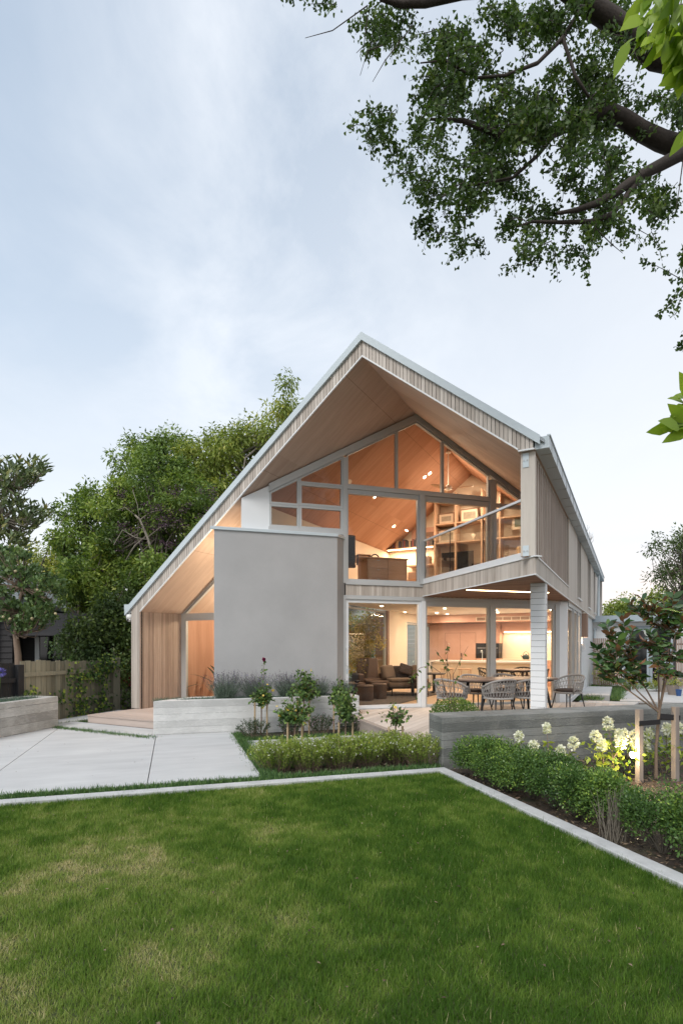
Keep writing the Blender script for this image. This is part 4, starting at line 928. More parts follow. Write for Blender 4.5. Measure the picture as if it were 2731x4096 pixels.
for k in range(5): b.prism([(-.1+k*.02, -.1+k*.17, 1.95+k*.13), (2.6-k*.03, -.1+k*.17, 1.95+k*.13), (2.6-k*.03, .1+k*.17, 2.10+k*.13), (-.1+k*.02, .1+k*.17, 2.10+k*.13)], (0, 0, .02))
rf = b.build('porch_roof', M['darkboard'], nh)
MB().prism([(.3, -.35, 3.0), (-3, -.35, 5.6), (-6.3, -.35, 3.0), (-6.3, -.35, 2.85), (-3, -.35, 5.4), (.3, -.35, 2.85)], (0, 6, 0)).build('roof', M['roofmetal'], nh)
MB().box(-6.3, .3, -.40, -.36, 2.72, 2.9).build('gutter', M['darkboard'], nh); MB().tube([(-.4, -.38, 2.75), (-.4, -.12, 2.6), (-.4, -.07, 0)], .04, n=8).build('downpipe', M['whitem'], nh)
rs = thing('shed', 'red shed with a pale roof glimpsed through the trees left of the house', 'shed', (-8.6, 22.5, 0), D2R(5)); MB().box(-1.6, 2.6, 0, 3, 0, 2.35).build('wall', plain('red_paint', (.20, .025, .02), rough=.6), rs); MB().prism([(-1.8, -.3, 2.3), (2.8, -.3, 2.3), (2.8, 1.5, 3.1), (-1.8, 1.5, 3.1)], (0, 0, .05)).build('roof', M['metal'], rs)
# low flat-roofed wing on the right with french doors, slatted fences
rwg = thing('flat_roof_wing', 'low white weatherboard building with a flat roof and blue-grey french doors', 'building', H(2.9, 17.2, 0), -TH)
greyb = plain('blue_grey_paint', (.33, .39, .43), rough=.5, var=.03)
b = MB(); z = -.3
while z < 2.4:
    for x0, x1 in ((0, 1.25), (3.2, 9.5)): b.box(x0, x1, .0, .03, z, z+.146)
    z += .148
b.box(1.25, 3.2, 0, .03, 2.28, 2.44); b.build('wall', M['white'], rwg)
MB().box(.0, 9.5, .031, 4, -.3, 2.44).build('wall_core', M['dark'], rwg)
MB().box(-.2, 9.8, -.35, 4.2, 2.66, 2.72).box(-.2, 9.8, -.37, -.33, 2.46, 2.73).build('roof', greyb, rwg); MB().box(-.1, 9.7, -.32, .2, 2.44, 2.459).build('eave_lining', M['white'], rwg)
dr_ = MB().box(1.25, 1.37, -.03, .03, -.25, 2.28).box(3.08, 3.2, -.03, .03, -.25, 2.28).box(1.37, 3.08, -.03, .03, 2.18, 2.28).box(1.37, 3.08, -.03, .03, -.3, -.2).build('door_frame', greyb, rwg)
for x0, x1 in ((1.375, 2.22), (2.23, 3.075)):
    q = window(rect(x0, x1, -.195, 2.175), None, wd=.10, d0=-.025, d1=.02, name='french_door', par=rwg, glass='darkglass'); q.data.materials[0] = greyb
    MB().box(x0+.1, x1-.1, -.022, .015, .72, .78).build('glazing_bar', greyb, q)
sw = MB().box(4.6, 5.9, -.03, .02, 1.0, 2.1).build('window_frame', greyb, rwg); MB().box(4.7, 5.8, -.035, -.031, 1.1, 2.0).build('pane', M['darkglass'], sw)
slt = timber('slat_timber', (.20,.14,.11), (.36,.275,.225))
for lb, x0, x1, v_ in (('narrow timber slat fence against the weatherboard wall at the end of the passage', .1, 1.15, 15.6), ('timber slat fence behind the flower pots right of the french doors', 2.95, 8.5, 15.6)):
    sf = thing('slat_fence', lb, 'fence', H(2.95, v_, -.24), -TH)
    x = x0
    while x < x1: MB().box(x, x+.052, 0, .03, .06, 1.98, rng.random()).build('slat', slt, sf); x += .072
    for z0 in (.3, 1.0, 1.7): MB().box(x0, x1, .031, .06, z0, z0+.07).build('rail', M['blackpaint'], sf)
    if x0 > 2: MB().box(x0-.02, x0+.07, -.03, .09, 0, 1.98).build('post', M['darkboard'], sf)

# courtyard seen through the far lounge window
cf = thing('rail_fence', 'brown timber fence rail across the courtyard seen through the lounge window', 'fence', H(-4.6, 5.5, 0), -TH+D2R(62)); MB().box(-2, 4, 0, .06, 1.78, 1.93).build('rail', M['browntim'], cf)
for x in (-1.9, 1.0, 3.9): MB().box(x, x+.09, .0, .08, -.24, 1.9).build('post', M['browntim'], cf)
ng = thing('gable_house', 'white neighbouring house with a metal roof seen through the lounge window', 'house', H(-7.5, 16, -.24), -TH)
b = MB(); z = 0
while z < 4.6: b.box(-1.5, 3.6, 0, .03, z, z+.19); z += .2
b.build('wall', plain('cream_boards', (.50, .53, .48), rough=.6), ng); MB().prism([(-2.5, -.4, 2.4), (1.2, -.4, 5.2), (1.2, 6, 5.2), (-2.5, 6, 2.4)], (0, 0, .06)).build('roof', M['metal'], ng)

# ------------------------------------------------------------------ PLANTS
LM = dict(
 grass=leafm('grass_blade', [(0, (0.057, 0.128, 0.014)), (.35, (0.139, 0.231, 0.034)), (.62, (0.259, 0.321, 0.078)), (.82, (0.416, 0.386, 0.180)), (1, (0.594, 0.493, 0.304))], trans=.3, rough=.6, spec=.2),
 cover=leafm('ground_cover', [(0, (0.022, 0.064, 0.022)), (.6, (0.090, 0.180, 0.054)), (1, (0.216, 0.324, 0.108))], trans=.2),
 ginkgo=leafm('ginkgo_leaf', [(0, (.022, .048, .012)), (.5, (.060, .110, .026)), (.85, (.13, .185, .038)), (1, (.27, .25, .06))], trans=.36),
 broad=leafm('broad_leaf', [(0, (.14, .24, .022)), (1, (.34, .46, .06))], trans=.45, rough=.4),
 elder=leafm('elder_leaf', [(0, (0.049, 0.085, 0.023)), (.4, (0.131, 0.208, 0.048)), (.8, (0.286, 0.380, 0.081)), (1, (0.461, 0.474, 0.113))], trans=.3),
 elder2=leafm('bright_leaf', [(0, (0.082, 0.122, 0.021)), (.5, (0.249, 0.316, 0.059)), (1, (0.545, 0.503, 0.117))], trans=.3),
 darkl=leafm('dark_leaf', [(0, (0.036, 0.064, 0.022)), (.6, (0.090, 0.138, 0.041)), (1, (0.206, 0.265, 0.066))], trans=.2),
 berry=leafm('berry', [(0, (0.019, 0.009, 0.019)), (1, (0.120, 0.060, 0.088))], trans=.0),
 maghi=leafm('evergreen_leaf', [(0, (0.051, 0.084, 0.041)), (.5, (0.146, 0.196, 0.082)), (.75, (0.289, 0.313, 0.116)), (1, (0.579, 0.273, 0.116))], trans=.12, rough=.3, spec=.5),
 quince=leafm('quince_leaf', [(0, (0.041, 0.079, 0.034)), (.6, (0.131, 0.206, 0.079)), (1, (0.300, 0.394, 0.150))], trans=.25),
 maglo=leafm('magnolia_leaf', [(0, (.020, .050, .016)), (.7, (.05, .11, .03)), (1, (.10, .18, .04))], trans=.12, rough=.22, spec=.6, under=(.27, .135, .075)),
 box=leafm('box_leaf', [(0, (0.025, 0.056, 0.018)), (.5, (0.087, 0.168, 0.044)), (.85, (0.217, 0.334, 0.066)), (1, (0.482, 0.624, 0.110))], trans=.25, rough=.4),
 rose=leafm('rose_leaf', [(0, (0.035, 0.074, 0.025)), (.6, (0.114, 0.201, 0.056)), (.88, (0.263, 0.367, 0.097)), (1, (0.805, 0.578, 0.113))], trans=.3),
 cuphea=leafm('yellow_green_leaf', [(0, (0.065, 0.130, 0.019)), (.5, (0.195, 0.286, 0.046)), (1, (0.442, 0.494, 0.117))], trans=.3),
 hebe=leafm('hebe_leaf', [(0, (0.017, 0.036, 0.017)), (.7, (0.050, 0.087, 0.039)), (1, (0.105, 0.126, 0.070))], trans=.15),
 lav=leafm('lavender_leaf', [(0, (0.053, 0.079, 0.059)), (.7, (0.158, 0.211, 0.158)), (1, (0.290, 0.343, 0.277))], trans=.15),
 lavf=leafm('lavender_flower', [(0, (.06, .045, .06)), (.85, (.15, .115, .15)), (1, (.13, .10, .33))], trans=.1),
 spruce=leafm('blue_green_mat', [(0, (0.039, 0.072, 0.052)), (.6, (0.117, 0.189, 0.137)), (1, (0.221, 0.299, 0.234))], trans=.1),
 white=leafm('white_petal', [(0, (.62, .62, .56)), (1, (.86, .86, .82))], trans=.3),
 cream=leafm('cream_petal', [(0, (.60, .61, .46)), (.5, (.76, .76, .68)), (1, (.88, .88, .84))], trans=.3),
 pinkf=leafm('pink_petal', [(0, (.38, .22, .32)), (1, (.62, .46, .55))], trans=.2),
 red=leafm('crimson_petal', [(0, (.16, .006, .05)), (1, (.34, .02, .12))], trans=.2),
 blue=leafm('blue_petal', [(0, (.10, .09, .36)), (1, (.24, .22, .60))], trans=.2),
 ivy=leafm('ivy_leaf', [(0, (0.030, 0.068, 0.019)), (.5, (0.095, 0.176, 0.041)), (1, (0.405, 0.486, 0.074))], trans=.25),
 maple=leafm('maple_leaf', [(0, (.20, .15, .03)), (1, (.52, .42, .12))], trans=.35),
 mulch=leafm('bark_chip', [(0, (.035, .022, .014)), (.7, (.13, .09, .06)), (1, (.30, .22, .15))], trans=0))

def sph(n):
    d = rng.normal(size=(n, 3)); return unit(d)
def cloud(centers, radii, per, squash=1.0, shell=.35):
    """leaf points in ellipsoid lobes, denser near the surface"""
    C = np.asarray(centers, float); Rr = np.asarray(radii, float)
    idx = np.repeat(np.arange(len(C)), per); d = sph(len(idx)); r = rng.random(len(idx))**shell
    return C[idx]+d*Rr[idx]*r[:, None], d, idx
def limb(b, p0, p1, r0, r1, n=6, seg=6, jit=.06, sag=0.0):
    p0 = Vector(p0); p1 = Vector(p1); L = (p1-p0).length; pts = []; rad = []
    for i in range(seg+1):
        t = i/seg; q = p0.lerp(p1, t)
        if 0 < i < seg: q += Vector(rng.normal(size=3)*jit*L/seg)
        q.z += sag*L*math.sin(math.pi*t)*.5; pts.append(q); rad.append(r0*(1-t)+r1*t)
    b.tube(pts, rad, n=n, cap=False); return pts
def foliage_tree(name, label, base, lobes, n_leaf, L, Wd, mat, bark, trunk_r=.12, group=None, trunk_top=None, clump=.16, nclump=None, droop=.3, cbias=0.0, limbs=14, cat='tree', upright=0.0, cnoise=.72):
    """lobes: (x,y,z,rx,ry,rz) in world metres"""
    base = Vector(base); t = thing(name, label, cat, base, 0, group)
    Lb = np.array([l[:6] for l in lobes], float); w_ = Lb[:, 3]*Lb[:, 4]*Lb[:, 5]; w_ = w_**.75; w_ /= w_.sum()
    per = 44; nclump = nclump or max(8, int(n_leaf/per))
    nsub = len(Lb)*16; sl = rng.choice(len(Lb), nsub, p=w_); d = sph(nsub); sc_ = Lb[sl, :3]+d*Lb[sl, 3:6]*(rng.random(nsub)**.30)[:, None]*.92
    sr = np.cbrt(Lb[sl, 3]*Lb[sl, 4]*Lb[sl, 5])*rng.uniform(.13, .40, nsub); stone = rng.normal(0, .20, nsub)
    li = rng.integers(0, nsub, nclump); d = sph(nclump); cc = sc_[li]+d*sr[li][:, None]*(rng.random(nclump)**.5)[:, None]*np.array([1, 1, .75])
    ci = np.repeat(np.arange(nclump), per); off = sph(len(ci))*(rng.random(len(ci))**.6*clump*1.7)[:, None]
    off[:, 2] -= np.abs(rng.normal(size=len(ci)))*clump*droop*.6
    pos = cc[ci]+off
    ctone = np.clip(rng.normal(.50, .22, nclump)+stone[li]+cbias, 0, 1)
    C = np.clip(ctone[ci]*cnoise+rng.random(len(ci))*(1-cnoise)*.9+.06*rng.normal(size=len(ci)), 0, 1)
    dd = unit(off)+rng.normal(size=off.shape)*.6+np.array([0, 0, -droop+upright])
    o = leaves('crown', pos-np.array(base), dd, L*rng.uniform(.65, 1.25, len(ci)), Wd*rng.uniform(.75, 1.2, len(ci)), C, mat, t)
    b = MB(); tt = Vector(trunk_top) if trunk_top is not None else Vector((base.x, base.y, max(Lb[:, 2].mean(), base.z+.5)))
    limb(b, (0, 0, -.05), tt-base, trunk_r, trunk_r*.45, n=8, seg=7, jit=.12)
    pick = [int(np.argmin(((cc-sc_[k])**2).sum(1))) for k in range(nsub)] if limbs > 9 else rng.choice(nclump, min(limbs, nclump), replace=False)
    for k in pick:
        f = rng.uniform(.35, 1.0); s_ = (tt-base)*f; e_ = Vector(cc[k])-base
        m_ = s_.lerp(e_, .5)+Vector(rng.normal(size=3)*.12*(e_-s_).length)
        b.tube([s_, s_.lerp(m_, .6), m_, m_.lerp(e_, .6)+Vector(rng.normal(size=3)*.05), e_], [trunk_r*.30, trunk_r*.23, trunk_r*.15, trunk_r*.09, .006], n=5, cap=False)
    b.build('trunk', bark, t, smooth=True)
    return t

# lawn grass
def grass():
    N_ = 1150000
    Y = 1.6+6.3*rng.random(N_*2)**.92; X = (rng.random(N_*2)*2-1)*(0.66*Y+2.2)
    # density falls off with distance
    keep = rng.random(len(Y)) < np.clip(.40+1.5/Y, 0, 1)*(.66*Y+2.2)/(.66*7.9+2.2)
    X, Y = X[keep], Y[keep]
    rx, ry = X-K0.x, Y-K0.y; ca, sa = math.cos(GA), math.sin(GA); a = rx*ca+ry*sa; b_ = -rx*sa+ry*ca
    k = (a < -.075+.03*(rng.random(len(a))-.3)) & (b_ < -.075+.03*(rng.random(len(a))-.3)); X, Y, a, b_ = X[k], Y[k], a[k], b_[k]
    n = len(X); print('grass', n)
    d1 = vnoise(a+40, b_+40, .75, 5); d2 = vnoise(a+40, b_+40, .28, 6); d3 = vnoise(a+50, b_+40, .11, 7); d4 = vnoise(a*.6+40, b_*1.3+30, 1.6, 8)
    left = np.clip((-a-2.2)/2.6, 0, 1)
    dry = .24*d1+.30*d2+.36*d3+.16*(d4-.5)+.17*left+.035
    ws = np.zeros(n)
    for px, py, r_, s_ in ((330, 3420, .55, .26), (600, 3440, .35, .16), (330, 3830, .5, .10), (700, 3560, .4, .13), (100, 3560, .4, .09), (1050, 3300, .4, .10), (900, 3800, .5, .12), (150, 3200, .6, -.22), (450, 3200, .7, -.12), (1500, 3950, .9, -.05), (2000, 3300, 1.0, -.06)):
        Yp = FPX*EYE/(py-HY); Xp = (px-CX)/FPX*Yp; ws += s_*np.exp(-((X-Xp)**2+((Y-Yp)*1.0)**2)/r_**2)
    dry = dry+ws
    C = np.clip((dry-.30)*1.15+.16*rng.normal(size=n)*.8, 0, 1)
    C = np.where(rng.random(n) < .012, .7+.3*rng.random(n), C)
    h = (.026+.028*rng.random(n))*(1.15-.55*np.clip((dry-.45)*2, 0, 1))*np.where(rng.random(n) < .04, 1.45, 1)
    edge = np.exp(-np.minimum(-a, -b_)/.10)*np.where(np.minimum(-a, -b_) > 0, 1, 0); h = h*(1+.35*edge)
    az = rng.random(n)*2*np.pi; lean = rng.uniform(.15, 1.0, n)
    base = np.stack([X, Y, np.full(n, -.032)], 1); wv = np.stack([np.cos(az), np.sin(az), np.zeros(n)], 1)*(.0009+.0009*rng.random(n)+.00028*Y)[:, None]
    la = az+np.pi/2+rng.normal(size=n)*.6
    tip = base+np.stack([np.cos(la)*lean*h, np.sin(la)*lean*h, h*(1.1-.45*lean)], 1)
    V = np.stack([base-wv, base+wv, tip], 1).reshape(-1, 3)
    return np_mesh('lawn_grass', V, 3, C, LM['grass'])
stuff(grass())

def tufts(name, pts, per, h, spread, mat, wd=.004, lean=.8, c0=.1, c1=.9, z=0.0):
    P = np.repeat(np.asarray(pts, float), per, 0); n = len(P); P = P+np.concatenate([rng.normal(size=(n, 2))*spread, np.zeros((n, 1))], 1)
    az = rng.random(n)*2*np.pi; l = rng.uniform(.2, lean, n); hh = h*rng.uniform(.5, 1.15, n)
    d = np.stack([np.cos(az)*l, np.sin(az)*l, np.ones(n)*(1.05-.5*l)], 1)
    return leaves(name, P, d, hh, wd*rng.uniform(.7, 1.3, n), rng.uniform(c0, c1, n), mat)
def strip(a0, b0, a1, b1, wdt, n):
    t = rng.random(n); s_ = (rng.random(n)-.5)*wdt; dx, dy = a1-a0, b1-b0; L = math.hypot(dx, dy)
    a = a0+dx*t-dy/L*s_; b_ = b0+dy*t+dx/L*s_
    return np.array([tuple(G(x, y, 0)) for x, y in zip(a, b_)])
# mondo and creeping ground cover between kerb and paving, in joints and over the front bed
S_ = np.concatenate([strip(-8.5, .22, -2.3, .22, .20, 1900), strip(-2.26, .3, -2.26, 4.0, .22, 520), strip(-2.3, .22, -.02, .22, .22, 500), strip(-1.52, 2.0, -1.52, 3.2, .2, 130), strip(-.68, 2.0, -.68, 3.2, .2, 130), strip(-2.2, 3.22, 0, 3.22, .25, 260), strip(-.1, 3.0, -.1, 4.0, .2, 80), strip(-2.2, 1.4, 0, 1.4, 1.0, 420), strip(-.06, .2, .1, .75, .25, 80)])
S2 = []
for k in range(420): S2.append(tuple(H(rng.uniform(-6.3, -3.2), rng.uniform(-2.13, -2.0), -.24)))
for k in range(160): S2.append(tuple(H(rng.uniform(-6.45, -6.36), rng.uniform(-2.0, .5), -.24)))
stuff(tufts('ground_cover', np.concatenate([S_+[0, 0, -.05], np.array(S2)+[0, 0, -.05]]), 14, .105, .045, LM['cover'], wd=.010, lean=1.3))
# weeds and grass in the side passage
S3 = np.concatenate([np.array([(rng.uniform(7.1, 8.0), rng.uniform(16.6, 17.3), 0) for k in range(60)]), np.array([(8.5+1.9*t+rng.normal()*.10, 17.0+3.7*t+rng.normal()*.10, -.05) for t in rng.random(190)]), np.array([(7.9+rng.random()*4.5, 20.9+rng.random()*2.2, -.05) for t in range(260)])])
stuff(tufts('ground_cover', S3, 12, .20, .06, LM['cover'], wd=.014, lean=1.3, c0=.3, c1=1))
# fallen leaves on lawn and paving
FL = []
for k in range(260):
    a_, b_ = (rng.uniform(-6.5, -.2), -rng.random()**1.3*5.5-.1) if k < 235 else (rng.uniform(-6.5, -2.4), rng.uniform(.4, 4.0)); FL.append(tuple(G(a_, b_, .012 if k < 170 else .006)))
az = rng.random(260)*6.28; stuff(leaves('fallen_leaves', FL, np.stack([np.cos(az), np.sin(az), rng.normal(size=260)*.12], 1), rng.uniform(.015, .034, 260), rng.uniform(.010, .018, 260), rng.random(260), LM['mulch'], nrm=np.tile([0, 0, 1.0], (260, 1)), fold=.25))
# bark mulch
nM = 9000; am = rng.uniform(.1, 5.5, nM); bm_ = rng.uniform(-4.6, .2, nM)
Pm = np.array([tuple(G(x, y, -.045)) for x, y in zip(am, bm_)]); Pm[:, 2] += rng.random(nM)*.02
am2 = rng.uniform(-2.2, -.02, 1500); bm2 = rng.uniform(.35, 1.6, 1500); Pm = np.concatenate([Pm, np.array([tuple(G(x, y, -.05)) for x, y in zip(am2, bm2)])])
az = rng.random(len(Pm))*6.28
stuff(leaves('bark_mulch', Pm, np.stack([np.cos(az), np.sin(az), rng.normal(size=len(Pm))*.25], 1), rng.uniform(.02, .07, len(Pm)), rng.uniform(.008, .022, len(Pm)), rng.random(len(Pm)), LM['mulch'], fold=.1))
# low blue-green mat over the planters
def matplants(lo, n, h, label_obj):
    P = np.array(lo); return P
P1 = np.array([tuple(G(rng.uniform(-3.75, .15), rng.uniform(4.30, 4.80), .56)) for k in range(700)])
q_ = [(K0.x, K0.y)]
P1 = P1[[not (MH.inverted() @ Vector(p)).y > 1.2 for p in P1]]
stuff(tufts('ground_cover', P1, 16, .12, .04, LM['spruce'], wd=.007, lean=1.4))
M2 = Matrix.Translation((-5.85, 11.3, 0)) @ Matrix.Rotation(D2R(90-13.5), 4, 'Z')
P2 = np.array([tuple(M2 @ Vector((rng.uniform(-5.0, -.15), rng.uniform(.15, .7), .555))) for k in range(700)])
stuff(tufts('ground_cover', P2, 16, .13, .04, LM['spruce'], wd=.007, lean=1.4))

# lavender clumps on the centre planter
def lavender(label, loc, h, r, n, grp, flower=1.0):
    t = thing('lavender_bush', label, 'lavender', loc, 0, grp)
    m_ = n*6; st = rng.integers(0, n, m_); az = rng.random(n)*6.28; el = rng.uniform(.05, .75, n); hh = h*rng.uniform(.6, 1.0, n)
    dirs = np.stack([np.cos(az)*np.sin(el), np.sin(az)*np.sin(el), np.cos(el)], 1); b0 = np.stack([np.cos(az)*r*.4*rng.random(n), np.sin(az)*r*.4*rng.random(n), np.zeros(n)], 1)
    fr = rng.random(m_)*.72; pos = b0[st]+dirs[st]*(hh[st]*fr)[:, None]
    leaves('foliage', pos, dirs[st]+rng.normal(size=(m_, 3))*.45, .065*rng.uniform(.6, 1.3, m_), .007, rng.random(m_)*.9, LM['lav'], t)
    nf = 7; fs = np.arange(n)[rng.random(n) < .55*flower]; fi = np.repeat(fs, nf); tpos = .80+.25*rng.random(len(fi))
    leaves('flower', b0[fi]+dirs[fi]*(hh[fi]*tpos*1.08)[:, None], dirs[fi]+rng.normal(size=(len(fi), 3))*.5, .018, .011, np.where(rng.random(len(fi)) < .08, 1, rng.random(len(fi))*.8), LM['lavf'], t)
    b = MB()
    for k in range(0, n, 2): b.tube([b0[k], b0[k]+dirs[k]*hh[k]*1.03], [.0028, .0012], n=3, cap=False)
    b.build('stem', LM['lav'], t); return t
gl = 'lavender along the concrete planter'
for a_, b_, h, r, lb, fl in ((-2.45, 4.48, .60, .30, 'large spiky lavender bush with brown flower heads at the left of the planter', 1.0), (-1.85, 4.50, .55, .28, 'lavender bush directly behind the crimson rose', .8), (-1.15, 4.52, .58, .3, 'lavender bush in the middle of the planter, left of the tall rose bush', .9), (-.55, 4.52, .5, .26, 'greener lavender bush behind the tall middle rose', .4), (.0, 4.5, .42, .22, 'small green lavender bush at the right end of the planter', .3)):
    lavender(lb, G(a_, b_, .55), h, r*1.25, 420, gl, fl)

# standard roses with staked supports
def rose(label, a_, b_, z_trunk, crown, nl, grp, yellow=.1, slim=1.0, stem=None):
    loc = G(a_, b_, -.05); t = thing('standard_rose', label, 'rose', loc, 0, grp)
    b = MB(); top_ = Vector((.01, 0, z_trunk)); limb(b, (0, 0, 0), top_, .014, .012, n=6, seg=4, jit=.02)
    pos = []; dr = []; K = 26
    for k in range(K):
        d = Vector(sph(1)[0]); d.z = abs(d.z)*.9+.15; d.normalize()
        e_ = top_+Vector((d.x*crown[0], d.y*crown[0], d.z*crown[1]))*rng.uniform(.55, 1.0)
        m_ = top_.lerp(e_, .5)+Vector((0, 0, .02)); b.tube([top_, m_, e_], [.006, .0045, .002], n=4, cap=False)
        m = int(nl*1.25/K)
        for j in range(m):
            f = rng.uniform(.15, 1.05); p_ = top_.lerp(e_, f)+Vector(rng.normal(size=3)*.035)-Vector((0, 0, .02)); pos.append(tuple(p_)); v = rng.normal(size=3); v[2] -= .3; dr.append(v)
    if stem:
        e_ = Vector(stem); b.tube([top_+Vector((0, 0, .1)), top_.lerp(e_, .6)+Vector((.01, 0, 0)), e_], [.005, .004, .003], n=5, cap=False)
        for j in range(16): p_ = top_.lerp(e_, rng.uniform(.5, .95)); pos.append(tuple(p_+Vector(rng.normal(size=3)*.025))); dr.append(rng.normal(size=3))
        npt = 34; fl = leaves('flower', np.array([e_]*npt)+rng.normal(size=(npt, 3))*.006, sph(npt)+[0, 0, .35], .042, .038, rng.random(npt), LM['red'], t, fold=-.4)
    n = len(pos); leaves('foliage', pos, dr, .072*rng.uniform(.6, 1.2, n), .054*rng.uniform(.8, 1.1, n)*slim, np.where(rng.random(n) < yellow*.25, 1, rng.random(n)*.85), LM['rose'], t)
    b.build('stem', M['barkl'], t); return t
gr_ = 'standard roses in the front bed'
def supports(label, a_, b_, h, w_=.115):
    t = thing('stake_frame', label, 'stake', G(a_, b_, -.05), GA, 'timber stakes holding the roses')
    for s_ in (-1, 1): MB().tube([(s_*w_, 0, -.05), (s_*w_, 0, h)], .0165, n=8, c=rng.random()).build('stake', M['stake'], t)
    MB().tube([(-w_-.03, 0, h-.06), (0, .01, h-.075), (w_+.03, 0, h-.06)], .008, n=6).build('tie', M['black'], t)
for nm, a_, b_, zt_, cr, nl, ye, sh_, stem in (
  ('standard rose with one crimson bloom on a long stem', -1.86, 3.72, .66, (.27, .42), 430, .16, .66, (.06, 0, 1.46)),
  ('tall bushy standard rose behind the others, tied low against the planter', -1.02, 3.80, .72, (.33, .62), 620, .05, .72, None),
  ('yellowing standard rose in front of the pavers, between two short stakes', -1.62, 1.82, .58, (.36, .44), 520, .2, .52, None),
  ('dark leaved standard rose at the back, beside the right end of the planter', -.36, 3.55, .62, (.24, .50), 420, .04, .66, None),
  ('glossy green standard rose in front of the door frame, with big lower leaves', -.82, 1.70, .56, (.30, .62), 460, .05, .50, None),
  ('sparse small standard rose beside the deck edge', -.13, 1.30, .55, (.30, .30), 130, .18, .46, None)):
    rose(nm, a_, b_, zt_, cr, nl, gr_, ye, stem=stem); supports('round timber stakes of the '+nm.split(',')[0], a_, b_-.015, sh_)

# clump shrubs of leaves on upright twigs
def shrub(name, label, cat, loc, rx, ry, h, nstem, nl, L, Wd, mat, group=None, flower=None, nf=0, fsize=.012, twig='barkl', lean=(0, 0), spread=.9, z0=.1):
    t = thing(name, label, cat, loc, 0, group); az = rng.random(nstem)*6.28; rr = np.sqrt(rng.random(nstem))
    tipx = np.cos(az)*rr*rx+lean[0]; tipy = np.sin(az)*rr*ry+lean[1]; tz = h*(.55+.45*np.sqrt(np.clip(1-rr**2, 0, 1)))*rng.uniform(.8, 1.08, nstem)
    bx, by = np.cos(az)*rr*rx*(1-spread*.6), np.sin(az)*rr*ry*(1-spread*.6)
    B = np.stack([bx, by, np.zeros(nstem)], 1); T = np.stack([tipx, tipy, tz], 1)
    st = rng.integers(0, nstem, nl); f = z0+(1-z0)*rng.random(nl)**.7; bend = np.stack([np.zeros(nl), np.zeros(nl), .12*h*np.sin(np.pi*f)], 1)
    pos = B[st]*(1-f)[:, None]+T[st]*f[:, None]+bend+rng.normal(size=(nl, 3))*L*.25; d = unit(T[st]-B[st])+rng.normal(size=(nl, 3))*.7
    stone = rng.random(nstem)
    leaves('foliage', pos, d, L*rng.uniform(.6, 1.2, nl), Wd*rng.uniform(.8, 1.2, nl), np.clip(.35*f+.35*stone[st]+.35*rng.random(nl), 0, 1), mat, t)
    if flower is not None:
        fi = rng.integers(0, nstem, nf); ff = rng.uniform(.8, 1.04, nf); fp = B[fi]*(1-ff)[:, None]+T[fi]*ff[:, None]+rng.normal(size=(nf, 3))*.014
        fp = np.repeat(fp, 4, 0)
        leaves('flower', fp, sph(len(fp)), fsize, fsize*.9, rng.random(len(fp)), flower, t)
    b = MB()
    for k in range(0, nstem, 2): b.tube([B[k], (B[k]+T[k])/2+[0, 0, .1*h], T[k]], [.003, .0022, .001], n=3, cap=False)
    b.build('stem', M[twig], t); return t
gw = 'white flowering yellow-green shrubs along the lawn kerb'
for k, (a_, b_, lb) in enumerate(((-2.10, .78, 'yellow-green shrub with tiny white flowers beside the driveway corner'), (-1.66, .74, 'second yellow-green white-flowered shrub from the driveway'), (-1.22, .76, 'yellow-green white-flowered shrub in the middle of the kerb row'), (-.78, .80, 'pale white-flowered shrub right of the middle of the kerb row'), (-.36, .82, 'greener white-flowered shrub second from the concrete wall'), (-.06, .50, 'small dense white-flowered shrub tucked against the end of the concrete wall'))):
    shrub('flowering_shrub', lb, 'shrub', G(a_, b_, -.05), .37, .33, .46, 230, 5400, .038, .009, LM['cuphea'], gw, LM['white'], 75, .017, lean=(-.04, -.02))
gh = 'dark low shrubs along the centre planter'
for a_, b_, r_, h, nf, lb in ((-2.02, 3.48, .33, .36, 6, 'dark green mounded shrub at the corner of the driveway and the planter'), (-1.30, 3.68, .26, .34, 12, 'small dark shrub between the two back roses'), (-.72, 3.66, .33, .38, 60, 'dark shrub dotted with pink flowers in front of the planter'), (-.18, 3.50, .27, .32, 50, 'pink-flowered dark shrub beside the deck edge')):
    shrub('low_shrub', lb, 'shrub', G(a_, b_, -.05), r_, r_*.9, h, 110, 1900, .034, .011, LM['hebe'], gh, LM['pinkf'], nf, .016)
shrub('low_shrub', 'small dark shrub with purple spikes between the sparse rose and the wall', 'shrub', G(-.10, 1.62, -.05), .26, .25, .30, 80, 1200, .034, .011, LM['hebe'], gh)

